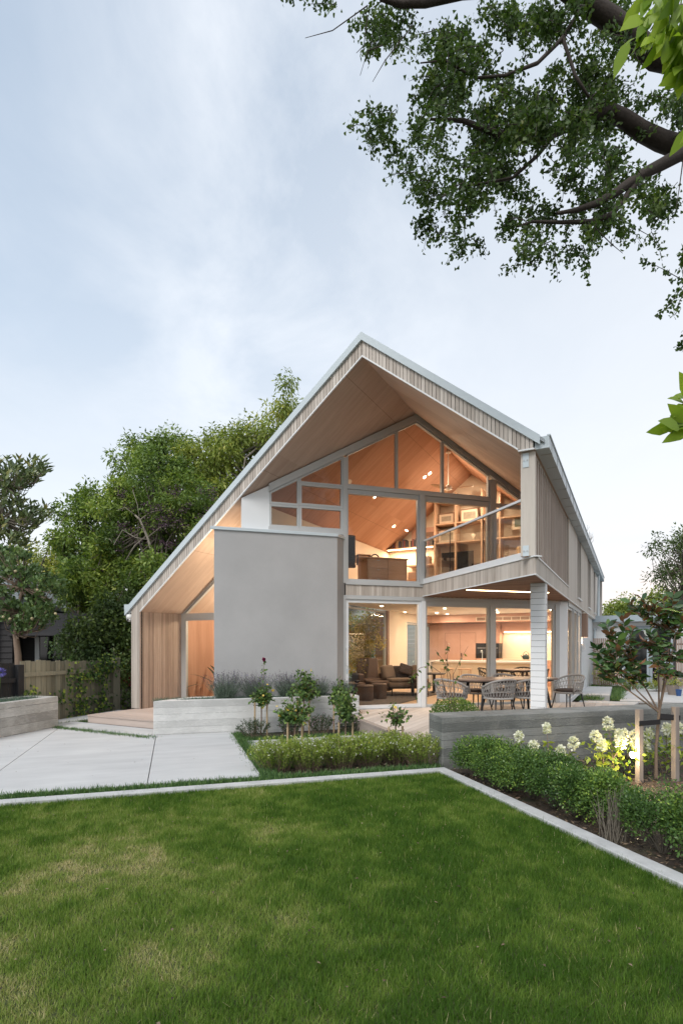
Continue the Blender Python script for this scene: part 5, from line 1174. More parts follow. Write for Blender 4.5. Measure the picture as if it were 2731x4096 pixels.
# box hedge plants along the right kerb
def boxwood(label, loc, r, h, n, bright=0.0, grp='clipped box plants along the right kerb'):
    t = thing('box_shrub', label, 'hedge', loc, 0, grp)
    K = 30; d = sph(K); d[:, 2] = np.abs(d[:, 2])*.9; cc = d*np.array([r*.72, r*.72, h*.52])+np.array([0, 0, h*.40]); cr = rng.uniform(.10, .17, K)
    idx = rng.integers(0, K, n); dd = sph(n); pos = cc[idx]+dd*(cr[idx]*rng.random(n)**.4)[:, None]; pos = pos[pos[:, 2] > .03]; idx = idx[:len(pos)]; dd = dd[:len(pos)]
    tone = np.clip(rng.normal(.46, .20, K)+bright, 0, .95)
    C = tone[idx]*.65+.3*rng.random(len(pos))+.28*(rng.random(len(pos)) < .06)
    leaves('foliage', pos, dd+rng.normal(size=dd.shape)*.7+[0, 0, .35], .027*rng.uniform(.7, 1.3, len(pos)), .017, np.clip(C, 0, 1), LM['box'], t, mid=.5)
    b = MB()
    for k in range(K): b.tube([(cc[k][0]*.15, cc[k][1]*.15, 0), (cc[k][0]*.6, cc[k][1]*.6, cc[k][2]*.55), cc[k]], [.007, .005, .002], n=4, cap=False)
    b.build('stem', M['barkg'], t); return t
gB = ('first box plant of the hedge, against the end of the dark concrete wall', 'second box plant from the concrete wall, thin and twiggy at its foot', 'third box plant from the concrete wall, bright green', 'fourth box plant from the wall, below the first white panicle', 'dark full box plant in the middle of the hedge', 'sixth box plant from the wall, with a few pale shoots', 'yellowing box plant just before the dead twigs', 'large dark box plant just after the dead twigs', 'nearest box plant at the right edge, with long bright shoots')
for k, (a_, b_, r_, h, br_) in enumerate(((.40, -.30, .24, .52, .04), (.47, -.66, .27, .52, .10), (.50, -1.02, .29, .52, .06), (.50, -1.38, .29, .52, .0), (.50, -1.74, .30, .53, -.08), (.50, -2.10, .30, .54, -.02), (.52, -2.46, .28, .50, .16), (.52, -3.06, .32, .56, -.05), (.56, -3.52, .33, .57, .06))):
    boxwood(gB[k], G(a_-.07, b_, -.05), r_*(1.0 if k in (6, 7) else 1.13), h*(1+.06*math.sin(k*2.3)), 6800, br_*1.5)
boxwood('box plant set back behind the nearest ones at the right edge', G(1.02, -3.35, -.05), .34, .55, 4600, .12)
dt = thing('dead_shrub', 'bare grey dead twigs standing in a gap of the box hedge', 'shrub', G(.22, -2.76, -.05)); b = MB()
for k in range(46):
    a_ = rng.uniform(0, 6.28); p = Vector((rng.normal()*.05, rng.normal()*.04, 0)); q = p+Vector((rng.normal()*.07, rng.normal()*.06, rng.uniform(.28, .5))); m_ = p.lerp(q, .5)+Vector(rng.normal(size=3)*.015)
    b.tube([p, m_, q], [.0045, .003, .0012], n=4, cap=False)
b.build('stem', M['barkg'], dt)

# hydrangeas in front of the dark wall
def hydrangea(label, loc, heads, nl, r, h, bright=.0):
    t = thing('hydrangea', label, 'hydrangea', loc, 0, 'white panicle hydrangeas in front of the dark wall'); b = MB(); lp = []; ld = []
    for hx, hy, hz, s_ in heads:
        e_ = Vector((hx, hy, hz)); b.tube([(hx*.2, hy*.2, 0), e_*.55+Vector((0, 0, .05)), e_], [.006, .005, .003], n=5, cap=False)
        n = 110; u_ = sph(n); P = np.array(e_)+u_*np.array([.055, .055, .075])*s_*(.5+.5*rng.random(n))[:, None]; P[:, 2] += .04*s_
        leaves('flower', P, u_+rng.normal(size=u_.shape)*.5, .036, .034, .25+.75*rng.random(n), LM['cream'], t)
        for j in range(14): lp.append(tuple(Vector((hx*.2, hy*.2, 0)).lerp(e_, rng.uniform(.3, .96)))); v = rng.normal(size=3); v[2] = abs(v[2])*.2; ld.append(v)
    K = nl; P = np.stack([rng.normal(size=K)*r*.5, rng.normal(size=K)*r*.5, h*rng.random(K)**.8], 1); lp = np.concatenate([np.array(lp), P]); ld = np.concatenate([np.array(ld), rng.normal(size=(K, 3))])
    leaves('foliage', lp, ld, .085*rng.uniform(.7, 1.2, len(lp)), .042, np.clip(rng.random(len(lp))*.6+.35+bright, 0, 1), LM['ivy'], t); b.build('stem', M['barkl'], t)
def hyd(label, Y, pix, nl, r, h, br_=0.0):
    P = [at(x, y, Y) for x, y in pix]; cx_ = sum(p.x for p in P)/len(P); loc = Vector((cx_, Y, -.05))
    hydrangea(label, loc, [tuple(p-loc+Vector((0, rng.uniform(-.12, .12), 0)))+(rng.uniform(.8, 1.1),) for p in P], nl, r, h, br_)
hyd('hydrangea with one tall white panicle above the left of the hedge', 7.25, [(2066, 2952)], 26, .16, .42, .15)
hyd('hydrangea with a single creamy head on a long leafy stem', 7.2, [(2200, 2930)], 16, .12, .42, .2)
hyd('hydrangea with drooping white heads just behind the hedge', 6.7, [(2142, 3005), (2232, 3010), (2285, 2985)], 50, .25, .42)
hyd('tall hydrangea with a high white panicle left of the magnolia stake', 7.15, [(2428, 2908), (2465, 2946), (2494, 2950)], 60, .22, .5)
hyd('hydrangea lit golden by the garden spotlight', 7.0, [(2382, 2958), (2388, 2988), (2480, 2985), (2420, 2992)], 110, .3, .52, .25)
hyd('hydrangea behind the magnolia stake with pale round heads', 7.2, [(2532, 2952), (2524, 2975), (2568, 2992)], 50, .24, .45)
hyd('hydrangea with yellow-green leaves at the right edge behind the right stake', 7.4, [(2648, 2922), (2672, 2956), (2602, 2952), (2728, 2930)], 150, .42, .62, .15)

# garden spotlight
gs = thing('garden_spotlight', 'lit garden spotlight on a spike among the hydrangeas, beside the magnolia stake', 'garden light', at(2518, 3100, 6.95)); zc_ = .33
MB().tube([(0, 0, -.1), (0, 0, .20)], .012, n=8).build('spike', M['black'], gs); hd = MB().lathe([(.030, -.06), (.042, -.05), (.045, .05), (.045, .055)], 18).build('head', M['black'], gs, smooth=True)
hd.location = (0, 0, .235); hd.rotation_euler = (D2R(62), 0, D2R(12)); l_ = MB().lathe([(.040, .057), (.040, .06)], 18).build('lens', emit('spot_lens', (1, .82, .5), 260.0), gs); l_.location = hd.location; l_.rotation_euler = hd.rotation_euler
lo = plamp('spotlight_glow', gs, (-.06, -.14, .30), 12, .03, col=(1, .76, .46))

# young magnolia with two square stakes
mg = thing('magnolia', 'young evergreen magnolia with rusty leaf undersides, tied between two square stakes', 'tree', (4.06, 7.06, -.05)); b = MB()
fork = Vector((.04, 0, .86)); b.tube([(0, 0, 0), (.0, 0, .4), fork], [.024, .020, .020], n=8, cap=False)
tips = []
for px, py, Y in ((2395, 2660, 6.9), (2425, 2500, 7.1), (2490, 2470, 6.9), (2500, 2590, 7.2), (2545, 2440, 7.0), (2580, 2560, 7.1), (2610, 2420, 6.95), (2630, 2500, 7.2), (2660, 2440, 7.0), (2700, 2420, 7.1), (2700, 2540, 6.9), (2690, 2640, 7.0), (2560, 2650, 6.8), (2480, 2680, 7.3), (2440, 2590, 7.0), (2530, 2520, 6.75), (2650, 2570, 7.3), (2740, 2480, 7.0), (2760, 2600, 7.0), (2610, 2650, 6.75), (2660, 2690, 6.85), (2400, 2620, 7.2), (2720, 2700, 7.2), (2590, 2470, 7.3), (2470, 2550, 6.8), (2520, 2640, 7.2), (2800, 2540, 7.2), (2425, 2700, 7.05), (2560, 2580, 7.4), (2385, 2590, 7.0), (2445, 2540, 7.15), (2520, 2410, 7.1), (2570, 2400, 6.9), (2650, 2395, 7.2), (2690, 2385, 6.95), (2460, 2640, 6.85), (2540, 2700, 7.2), (2620, 2620, 7.3), (2720, 2460, 7.3), (2600, 2530, 6.8), (2740, 2640, 6.9)):
    tips.append(at(px, py, Y)-Vector((4.06, 7.06, -.05)))
mains = []
for k in range(6):
    e_ = tips[(0, 3, 7, 9, 10, 13)[k]]; m_ = fork.lerp(e_, .55)+Vector((0, 0, -.03)); b.tube([fork, fork.lerp(m_, .5), m_, e_], [.013, .010, .008, .005], n=6, cap=False); mains += [m_, fork.lerp(e_, .75)]
pos = []; dr = []
for e_ in tips:
    s_ = min(mains, key=lambda m: (m-e_).length); b.tube([s_, s_.lerp(e_, .5)+Vector((0, 0, -.02)), e_], [.006, .005, .003], n=5, cap=False)
    ax = (e_-s_).normalized()+Vector((0, 0, .5))
    for j in range(14):
        th_ = j*2.4+rng.random(); v = Vector((math.cos(th_), math.sin(th_), rng.uniform(-.35, .75)))+ax*.35; pos.append(tuple(e_-ax.normalized()*.02*j*.8)); dr.append(tuple(v))
    for j in range(9):
        th_ = j*2.4+rng.random()*6; p_ = s_.lerp(e_, rng.uniform(.3, .85)); pos.append(tuple(p_)); dr.append((math.cos(th_), math.sin(th_), rng.uniform(-.5, .4)))
n = len(pos); pos = np.array(pos); dr = unit(np.array(dr)); up_ = np.tile([-.15, -.65, .75], (n, 1))+rng.normal(size=(n, 3))*.62
L_ = .140*rng.uniform(.6, 1.2, n); s2_ = unit(np.cross(dr, up_)); nn = np.cross(s2_, dr); L1 = L_[:, None]; W1 = L1*.44
V = np.stack([pos, pos+dr*L1*.30+s2_*W1*.42+nn*.01, pos+dr*L1*.62+s2_*W1*.46+nn*.012, pos+dr*L1*1.0-nn*L1*.10, pos+dr*L1*.62-s2_*W1*.46+nn*.012, pos+dr*L1*.30-s2_*W1*.42+nn*.01], 1).reshape(-1, 3)
np_mesh('foliage', V, 6, rng.random(n), LM['maglo'], mg); b.build('stem', M['barkl'], mg, smooth=True)
for lb, px, pt, pb, Y in (('square grey timber stake left of the young magnolia', 2556, 2838, 3112, 6.92), ('square grey timber stake right of the young magnolia', 2700, 2828, 3106, 7.0)):
    t = thing('tree_stake', lb, 'stake', (at(px, pb, Y).x, Y, -.05), D2R(18)); MB().box(-.034, .034, -.034, .034, -.05, at(px, pt, Y).z+.05, rng.random()).build('post', M['greystake'], t, bev=.004)
    s_ = 1 if px < 2600 else -1; zz = at(px, 2893 if px < 2600 else 2872, Y).z+.05; e_ = Vector((4.07, 7.02, -.05))-Vector(t.location)
    e_ = Matrix.Rotation(-D2R(18), 4, 'Z') @ e_
    MB().add([(-.038*s_, -.040, zz-.032), (-.038*s_, -.040, zz+.032), (e_.x, e_.y-.03, zz+.005-.032+(.02 if s_ < 0 else 0)), (e_.x, e_.y-.03, zz+.037+(.02 if s_ < 0 else 0)), (-.038*s_, -.034, zz-.032), (-.038*s_, -.034, zz+.032), (e_.x, e_.y-.024, zz-.027), (e_.x, e_.y-.024, zz+.037)], [(0, 1, 3, 2), (4, 6, 7, 5), (0, 4, 5, 1), (2, 3, 7, 6), (1, 5, 7, 3), (0, 2, 6, 4)]).build('tie', M['black'], t)

# white pot with a herb mound and a leggy citrus-like shrub on the deck corner
pot = thing('plant_pot', 'white pot on the deck corner overflowing with a small-leaved herb mound', 'plant pot', G(.86, 1.22, ZD))
MB().lathe([(.22, 0), (.30, .28), (.31, .34), (.285, .34), (.27, .28)], 26).build('pot', M['white'], pot, smooth=False)
K = 3000; d = sph(K); d[:, 2] = np.abs(d[:, 2]); P = d*np.array([.40, .34, .26])*(rng.random(K)**.35)[:, None]+[0, 0, .34]
leaves('foliage', P, d+rng.normal(size=d.shape)*.6, .026, .017, np.clip(.3+.4*d[:, 2]*rng.random(K)+.25*rng.random(K), 0, 1), LM['ivy'], pot)
lg = thing('leggy_shrub', 'leggy arching shrub with big drooping leaves growing from the white pot', 'shrub', G(.86, 1.22, ZD+.32)); o_ = Vector(lg.location); b = MB(); pos = []; dr = []
YY = o_.y
for path, nlv in ((((1790, 2790), (1800, 2700), (1770, 2640), (1740, 2600)), 9), (((1795, 2790), (1812, 2700), (1840, 2640), (1872, 2585)), 5), (((1790, 2780), (1760, 2690), (1720, 2662), (1680, 2672), (1650, 2700), (1640, 2730)), 12), (((1792, 2770), (1785, 2680), (1790, 2610), (1785, 2565)), 14), (((1785, 2790), (1740, 2740), (1690, 2750), (1660, 2790)), 9), (((1790, 2760), (1765, 2720), (1735, 2728), (1715, 2740)), 6), (((1796, 2780), (1815, 2740), (1830, 2700)), 4)):
    pts = [at(x, y, YY+rng.uniform(-.06, .06))-o_ for x, y in path]; pts[0] = Vector((rng.normal()*.02, 0, 0)); b.tube(pts, list(np.linspace(.007, .0025, len(pts))), n=5, cap=False)
    for j in range(nlv):
        f = rng.uniform(.35, 1)*(len(pts)-1); i = min(int(f), len(pts)-2); pos.append(tuple(pts[i].lerp(pts[i+1], f-i))); v = rng.normal(size=3)*.6; v[2] -= .75; dr.append(v)
n = len(pos); leaves('foliage', pos, dr, .085*rng.uniform(.6, 1.2, n), .045, rng.random(n)*.55+.1, LM['ivy'], lg); b.build('stem', M['barkl'], lg)
fp = np.repeat(np.array([tuple(at(x, y, YY)-o_) for x, y in ((1653, 2647), (1700, 2652), (1716, 2658), (1806, 2660), (1795, 2575), (1848, 2640))]), 8, 0); leaves('flower', fp+rng.normal(size=fp.shape)*.006, sph(len(fp)), .018, .01, rng.random(len(fp)), LM['white'], lg)

# pots, bucket and flowers at the far end of the passage
clay = plain('weathered_clay', (.26, .22, .19), rough=.9, var=.2)
for nm, lb, x, y, r_, h_, m_ in (('flower_pot', 'tall weathered clay pot of trailing flowers by the slat fence', 11.64, 19.74, .22, .55, clay), ('flower_pot', 'smaller clay pot with purple flowers beside the blue bucket', 11.30, 18.65, .20, .34, clay), ('bucket', 'small bright blue bucket beside the clay pots', 11.22, 18.2, .095, .22, plain('blue_plastic', (.03, .08, .22), rough=.4))):
    t = thing(nm, lb, 'bucket' if nm == 'bucket' else 'plant pot', (x, y, 0)); MB().lathe([(r_*.7, 0), (r_, h_*.92), (r_*1.05, h_), (r_*.9, h_), (r_*.88, h_*.9)], 22).build('pot', m_, t)
    if nm == 'flower_pot':
        K = 420; d = sph(K); d[:, 2] = np.abs(d[:, 2]); leaves('foliage', d*np.array([r_*1.5, r_*1.5, .5])*(rng.random(K)**.5)[:, None]+[0, 0, h_*.95], d+rng.normal(size=d.shape)*.5, .06, .03, rng.random(K), LM['elder2'], t)
        K = 40; d = sph(K); d[:, 2] = np.abs(d[:, 2]); leaves('flower', d*np.array([r_*1.5, r_*1.5, .5])+[0, 0, h_*.95], d, .05, .05, rng.random(K), LM['pinkf' if r_ > .21 else 'blue'], t)
for k, (u_, v_, h, lb) in enumerate(((.55, 14.9, .95, 'yellow-green climbing shrub against the short slat fence'), (1.5, 14.6, .45, 'low leafy bed plant in front of the short slat fence'), (2.4, 14.0, .42, 'low leafy plant in front of the french doors'))):
    q = H(2.95+u_, v_, -.24); shrub('bed_shrub', lb, 'shrub', q, .55, .4, h, 60, 700, .07, .035, LM['elder2'], 'low plants at the end of the passage')
# agapanthus bloom at the left edge and leafy plants behind the left planter
ag = thing('agapanthus', 'blue agapanthus flower head in front of the black fence at the left edge', 'flower', (-6.62, 10.55, .55)); e_ = at(4, 2690, 10.55)-Vector((-6.62, 10.55, .55)); MB().tube([(0, 0, 0), e_*.5, e_], .006, n=5).build('stem', LM['ivy'], ag)
u_ = sph(90); leaves('flower', np.array(e_)+u_*.03, u_, .075, .022, rng.random(90), LM['blue'], ag)
# ivy on the fence
iv = thing('ivy', 'ivy with yellow-green leaves climbing the weathered paling fence', 'climber', FP-FD*2.95, FA); pos = []; dr = []; b = MB()
for x0, z0, n_, sx_, sz_ in ((1.0, .52, 45, .16, .12), (1.62, .62, 110, .16, .28), (1.95, .98, 70, .22, .06), (2.30, .98, 90, .25, .10), (2.45, .55, 75, .10, .32), (1.75, .22, 95, .24, .14), (2.4, .2, 60, .22, .12), (1.3, .95, 30, .05, .25), (2.6, 1.2, 200, .38, .10), (.2, .62, 60, .12, .1)):
    for j in range(n_):
        pos.append((x0+rng.normal()*sx_, -.05-abs(rng.normal())*.04, max(.02, z0+rng.normal()*sz_))); v = rng.normal(size=3); v[1] = -abs(v[1])*.3; v[2] = -abs(v[2]); dr.append(v)
    b.tube([(x0, -.04, .0), (x0+rng.normal()*.1, -.045, z0*.5), (x0, -.05, z0)], .005, n=4)
n = len(pos); leaves('foliage', pos, dr, .085*rng.uniform(.6, 1.2, n), .075, np.clip(rng.random(n)**1.6, 0, 1), LM['ivy'], iv, mid=.3, nrm=np.tile([0, -1.0, .3], (n, 1))+rng.normal(size=(n, 3))*.5); b.build('stem', M['barkg'], iv)

# ------------------------------------------------------------------ TREES
def L3(px, py, Y, rx, ry, dz=None):
    p = at(px, py, Y); k = Y/FPX; return (p.x, p.y, p.z, rx*k, dz if dz else (rx+ry)/2*k, ry*k)
gt = 'trees massed behind the left fence'
et = foliage_tree('elder_tree', 'big elder with dark berry clusters and bare grey branches in the middle of the trees', (at(640, 2800, 17.5).x, 17.5, 0), [L3(640, 1990, 17.5, 190, 170), L3(520, 2150, 17.3, 190, 180), L3(760, 2120, 17.8, 200, 200), L3(640, 2300, 17.0, 220, 170), L3(420, 2320, 16.8, 160, 160), L3(620, 2500, 16.6, 200, 120)], 42000, .145, .062, LM['elder'], M['barkg'], .16, gt, clump=.19, trunk_top=at(640, 2000, 17.5), limbs=26, cbias=.06)
foliage_tree('leafy_tree', 'tall yellowish tree rising behind the left roof slope', (at(1050, 2700, 20.5).x, 20.5, 0), [L3(1080, 1690, 20.5, 120, 130), L3(960, 1790, 20.3, 170, 110), L3(1150, 1600, 20.6, 60, 90), L3(820, 1850, 20.2, 150, 110), L3(980, 1950, 20, 220, 150), L3(830, 2050, 20, 160, 150)], 22000, .175, .06, LM['elder2'], M['barkg'], .18, gt, clump=.27, droop=.9, trunk_top=at(1050, 1700, 20.5), limbs=24, cbias=-.05)
foliage_tree('leafy_tree', 'feathery dark green tree with a horizontal top branch left of the yellowish tree', (at(600, 2700, 21).x, 21, 0), [L3(640, 1770, 21, 130, 60), L3(700, 1850, 21, 180, 120), L3(560, 1900, 20.8, 130, 110)], 11000, .175, .06, LM['elder'], M['barkg'], .15, gt, clump=.26, droop=.6, trunk_top=at(640, 1780, 21), limbs=16)
foliage_tree('leafy_tree', 'rounded green tree at the left of the tree mass with a loose top', (at(330, 2700, 18.5).x, 18.5, 0), [L3(330, 2040, 18.5, 130, 90), L3(300, 2150, 18.3, 110, 110), L3(420, 2100, 18.5, 130, 130), L3(330, 2320, 18, 130, 110)], 14000, .15, .064, LM['elder'], M['barkg'], .14, gt, clump=.24, trunk_top=at(340, 2080, 18.5), limbs=16)
foliage_tree('leafy_tree', 'pale yellowish tree glimpsed in the gap right of the left magnolia', (at(170, 2700, 24).x, 24, 0), [L3(150, 2250, 24, 120, 70), L3(230, 2230, 24, 90, 80), L3(280, 2300, 23, 100, 90)], 5200, .16, .06, LM['elder2'], M['barkg'], .14, gt, clump=.3, trunk_top=at(180, 2240, 24), limbs=10, cbias=.22)
foliage_tree('understorey_shrub', 'dense dark shrub filling the space behind the fence posts', (at(430, 2840, 15.6).x, 15.6, 0), [L3(440, 2560, 15.6, 130, 120), L3(330, 2560, 15.2, 120, 100), L3(505, 2690, 15.3, 60, 140), L3(490, 2450, 15.8, 80, 130)], 8000, .11, .065, LM['darkl'], M['barkg'], .05, gt, clump=.2, limbs=18, cbias=.12, cat='shrub')
foliage_tree('understorey_shrub', 'bright leaved shrub behind the top of the paling fence', (at(300, 2800, 14.6).x, 15.2, 0), [L3(300, 2600, 15.0, 130, 50), L3(400, 2650, 14.9, 90, 40)], 2600, .085, .05, LM['quince'], M['barkg'], .04, gt, clump=.18, limbs=10, cat='shrub')
foliage_tree('understorey_shrub', 'dark ivy-clad bank in the narrow gap between the paling fence and the house', (-5.5, 15.0, 0), [(-5.45, 15.2, .9, .35, .5, .9), (-5.6, 16.0, 1.7, .6, .6, 1.0), (-5.3, 14.9, .25, .25, .4, .3)], 3600, .075, .045, LM['darkl'], M['barkg'], .03, gt, clump=.14, limbs=14, cbias=.15, cat='shrub')
# dark far backdrop trees so no bare horizon shows through
foliage_tree('backdrop_tree', 'dark tree standing behind the elder, filling the gaps near its trunk', (at(600, 2700, 23).x, 23, 0), [L3(620, 2250, 23, 330, 260), L3(420, 2450, 22, 250, 170), L3(760, 2480, 22, 200, 150)], 15000, .2, .09, LM['darkl'], M['barkg'], .2, gt, clump=.4, limbs=10)
foliage_tree('backdrop_tree', 'dark tree standing behind the cottage and the quince', (at(130, 2700, 23).x, 25, 0), [L3(60, 2460, 25, 200, 110), L3(250, 2470, 24, 150, 110)], 5200, .2, .09, LM['darkl'], M['barkg'], .2, gt, clump=.4, limbs=8)
# elder berries and bare twigs
bt = et; eo = Vector(et.location); cpos = []
for k in range(95):
    px = np.clip(rng.normal(690, 120), 480, 850); py = np.clip(rng.normal(2090, 90), 1960, 2300); Y = 16.2+rng.uniform(-.5, .6)
    cpos.append(tuple(at(px, py, Y)))
cpos = np.array(cpos); pp = np.repeat(cpos, 34, 0)+rng.normal(size=(len(cpos)*34, 3))*np.array([.085, .085, .06]); leaves('berries', pp-np.array(eo), sph(len(pp)), .045, .04, rng.random(len(pp)), LM['berry'], bt)
btw = plain('bare_twig', (.27, .24, .19), rough=.9, var=.25); bare = et
for path, r_ in ((((622, 2280), (608, 2210), (590, 2150), (560, 2080), (540, 2060)), .055), (((595, 2160), (540, 2150), (490, 2120), (455, 2180), (438, 2155)), .02), (((560, 2080), (600, 2050), (640, 2040)), .02), (((590, 2150), (640, 2110), (700, 2100)), .018), (((540, 2060), (500, 2030), (470, 2040)), .014), (((560, 2090), (550, 2020), (530, 1960)), .014), (((622, 2280), (640, 2380), (655, 2500)), .06), (((505, 2240), (540, 2180), (590, 2140)), .02), (((465, 2420), (505, 2330), (525, 2280)), .016), (((400, 2560), (360, 2530), (330, 2545)), .02), (((420, 2600), (380, 2555), (330, 2545)), .022)):
    MB().tube([at(x, y, 16.0+.002*(x-500))-eo for x, y in path], list(np.linspace(r_, r_*.45, len(path))), n=6).build('branch', btw, bare, smooth=True)

# left magnolia (large, long leaves) and quince
def rosette_tree(name, label, base, tips, L, Wd, nleaf, mat, bark, r0, forks, cat='tree', bias=0.0):
    t = thing(name, label, cat, base); o_ = Vector(base); b = MB(); F_ = [Vector(f)-o_ for f in forks]
    pts = [Vector((0, 0, -.1))]+F_; b.tube(pts, list(np.linspace(r0, r0*.35, len(pts))), n=8, cap=False); pos = []; dr = []; cc = []
    for tp_ in tips:
        e_ = Vector(tp_)-o_; s_ = min(pts, key=lambda q: (q-e_).length+max(0, q.z-e_.z)*1.5); m_ = s_.lerp(e_, .75); m_.z = min(m_.z, e_.z-.28); b.tube([s_, m_, e_], [r0*.15, r0*.09, .005], n=5, cap=False); ax = (e_-m_).normalized()
        tone = rng.uniform(.1, .75)
        for j in range(nleaf):
            th_ = j*2.4; v = Vector((math.cos(th_), math.sin(th_), rng.uniform(-.2, .9)))+ax*.8; f = rng.random()**1.6
            pos.append(tuple(e_.lerp(m_, f*.42)+Vector(rng.normal(size=3)*.05))); dr.append(tuple(v)); cc.append(min(1, tone*.6+.45*rng.random()+bias))
    n = len(pos); leaves('crown', pos, dr, L*rng.uniform(.7, 1.2, n), Wd*rng.uniform(.8, 1.15, n), cc, mat, t, curl=.12); b.build('trunk', bark, t, smooth=True); return t
tp = []
for cx_, cy_, rx, ry, n_ in ((60, 1880, 75, 60, 26), (30, 1950, 90, 70, 22), (130, 1900, 60, 40, 10), (170, 1880, 22, 22, 5), (140, 2050, 55, 40, 18), (60, 2070, 90, 60, 20), (10, 2010, 60, 60, 12), (30, 2180, 80, 50, 18), (-80, 1950, 90, 150, 26), (95, 2150, 30, 40, 7)):
    for k in range(n_):
        d = sph(1)[0]*rng.random()**.3; tp.append(at(cx_+d[0]*rx*1.1, cy_+d[2]*ry*1.35, 13.6+d[1]*.9))
rosette_tree('magnolia_tree', 'tall loose magnolia with long dark leaves at the left edge', (-8.9, 13.6, 0), tp, .23, .068, 9, LM['maghi'], M['barkg'], .11, [at(-40, 2500, 13.6), at(-30, 2250, 13.6), at(0, 2080, 13.6), at(30, 1950, 13.6)])
tp = []
for cx_, cy_, rx, ry, n_ in ((60, 2290, 90, 60, 22), (150, 2330, 90, 60, 26), (60, 2420, 90, 70, 26), (180, 2420, 80, 70, 26), (110, 2480, 80, 50, 20), (250, 2350, 40, 40, 6), (30, 2220, 80, 50, 16), (-60, 2350, 90, 120, 26)):
    for k in range(n_):
        d = sph(1)[0]*rng.random()**.4; tp.append(at(cx_+d[0]*rx, cy_+d[2]*ry, 12.6+d[1]*.7))
qt = rosette_tree('quince_tree', 'rounded quince tree with pale fruit growing up behind the paling fence', (at(80, 2800, 12.6).x, 12.6, 0), tp, .11, .07, 26, LM['quince'], M['barkl'], .085, [at(72, 2620, 12.6), at(62, 2540, 12.6), at(70, 2450, 12.6), at(90, 2350, 12.6)])
qm = plain('quince_fruit', (.38, .33, .19), rough=.7)
for px, py in ((13, 2468), (40, 2476), (128, 2474), (222, 2455), (62, 2285), (150, 2360)):
    p = at(px, py, 12.1)-Vector(qt.location); MB().lathe([(.0, -.03), (.026, -.02), (.032, .0), (.023, .022), (0, .032)], 10, o=tuple(p)).build('fruit', qm, qt, smooth=True)
# right hand background
gtr = 'trees beyond the flat roofed building'
foliage_tree('round_tree', 'dense rounded olive tree beyond the flat roofed building', (at(2560, 2600, 44).x, 44, 0), [L3(2600, 2440, 44, 150, 70), L3(2500, 2460, 44, 110, 50), L3(2690, 2440, 44, 130, 70), L3(2440, 2470, 43, 60, 35), L3(2600, 2530, 44, 220, 60)], 15000, .26, .13, LM['elder2'], M['barkg'], .3, gtr, clump=.45, droop=.6, cbias=-.12, limbs=8)
foliage_tree('feathery_tree', 'loose feathery dark tree against the sunset at the right edge', (at(2740, 2600, 32).x, 32, 0), [L3(2660, 2180, 32, 90, 50), L3(2720, 2250, 32, 80, 80), L3(2620, 2320, 32, 60, 30), L3(2700, 2330, 32, 70, 60), L3(2600, 2200, 32, 50, 24), L3(2730, 2160, 32, 50, 50)], 2400, .22, .08, LM['darkl'], M['barkg'], .14, gtr, clump=.36, droop=.4, limbs=34, trunk_top=at(2740, 2260, 32))
tw = thing('bare_tree', 'bare leafless twigs rising behind the right roof gutter', 'tree', (at(2350, 2600, 34).x, 34, 0)); b = MB(); o_ = Vector(tw.location)
for k in range(22):
    e_ = at(2354+rng.normal()*9, 2145+rng.normal()*16, 34)-o_; m_ = at(2340, 2200, 34)-o_; b.tube([m_, m_.lerp(e_, .6)+Vector(rng.normal(size=3)*.12), e_], [.02, .012, .006], n=4, cap=False)
b.tube([(0, 0, 0), at(2340, 2200, 34)-o_], [.10, .03], n=6); b.build('stem', M['barkg'], tw)
# courtyard maple lit from below, hedge of ivy behind
mt = foliage_tree('maple_tree', 'golden lit maple seen through the lounge windows', tuple(H(-4.0, 6.4, -.24)), [L3(1440, 2640, 16.9, 45, 70), L3(1470, 2560, 17.1, 55, 60), L3(1430, 2500, 17.2, 50, 50), L3(1480, 2500, 17.4, 40, 45)], 3000, .085, .06, LM['maple'], M['barkl'], .03, None, clump=.14, limbs=14)
ms = plamp('maple_light', mt, (.35, -.55, .35), 26, .05, col=(1, .72, .35))
foliage_tree('ivy_hedge', 'dark leafy hedge behind the golden maple in the courtyard', tuple(H(-5.6, 8.2, -.24)), [L3(1500, 2560, 19.5, 70, 120), L3(1420, 2560, 19.5, 90, 140), L3(1430, 2400, 19.5, 60, 40), L3(1340, 2560, 19.5, 90, 140)], 4200, .10, .07, LM['elder'], M['barkg'], .05, None, clump=.2, limbs=8, cat='hedge')

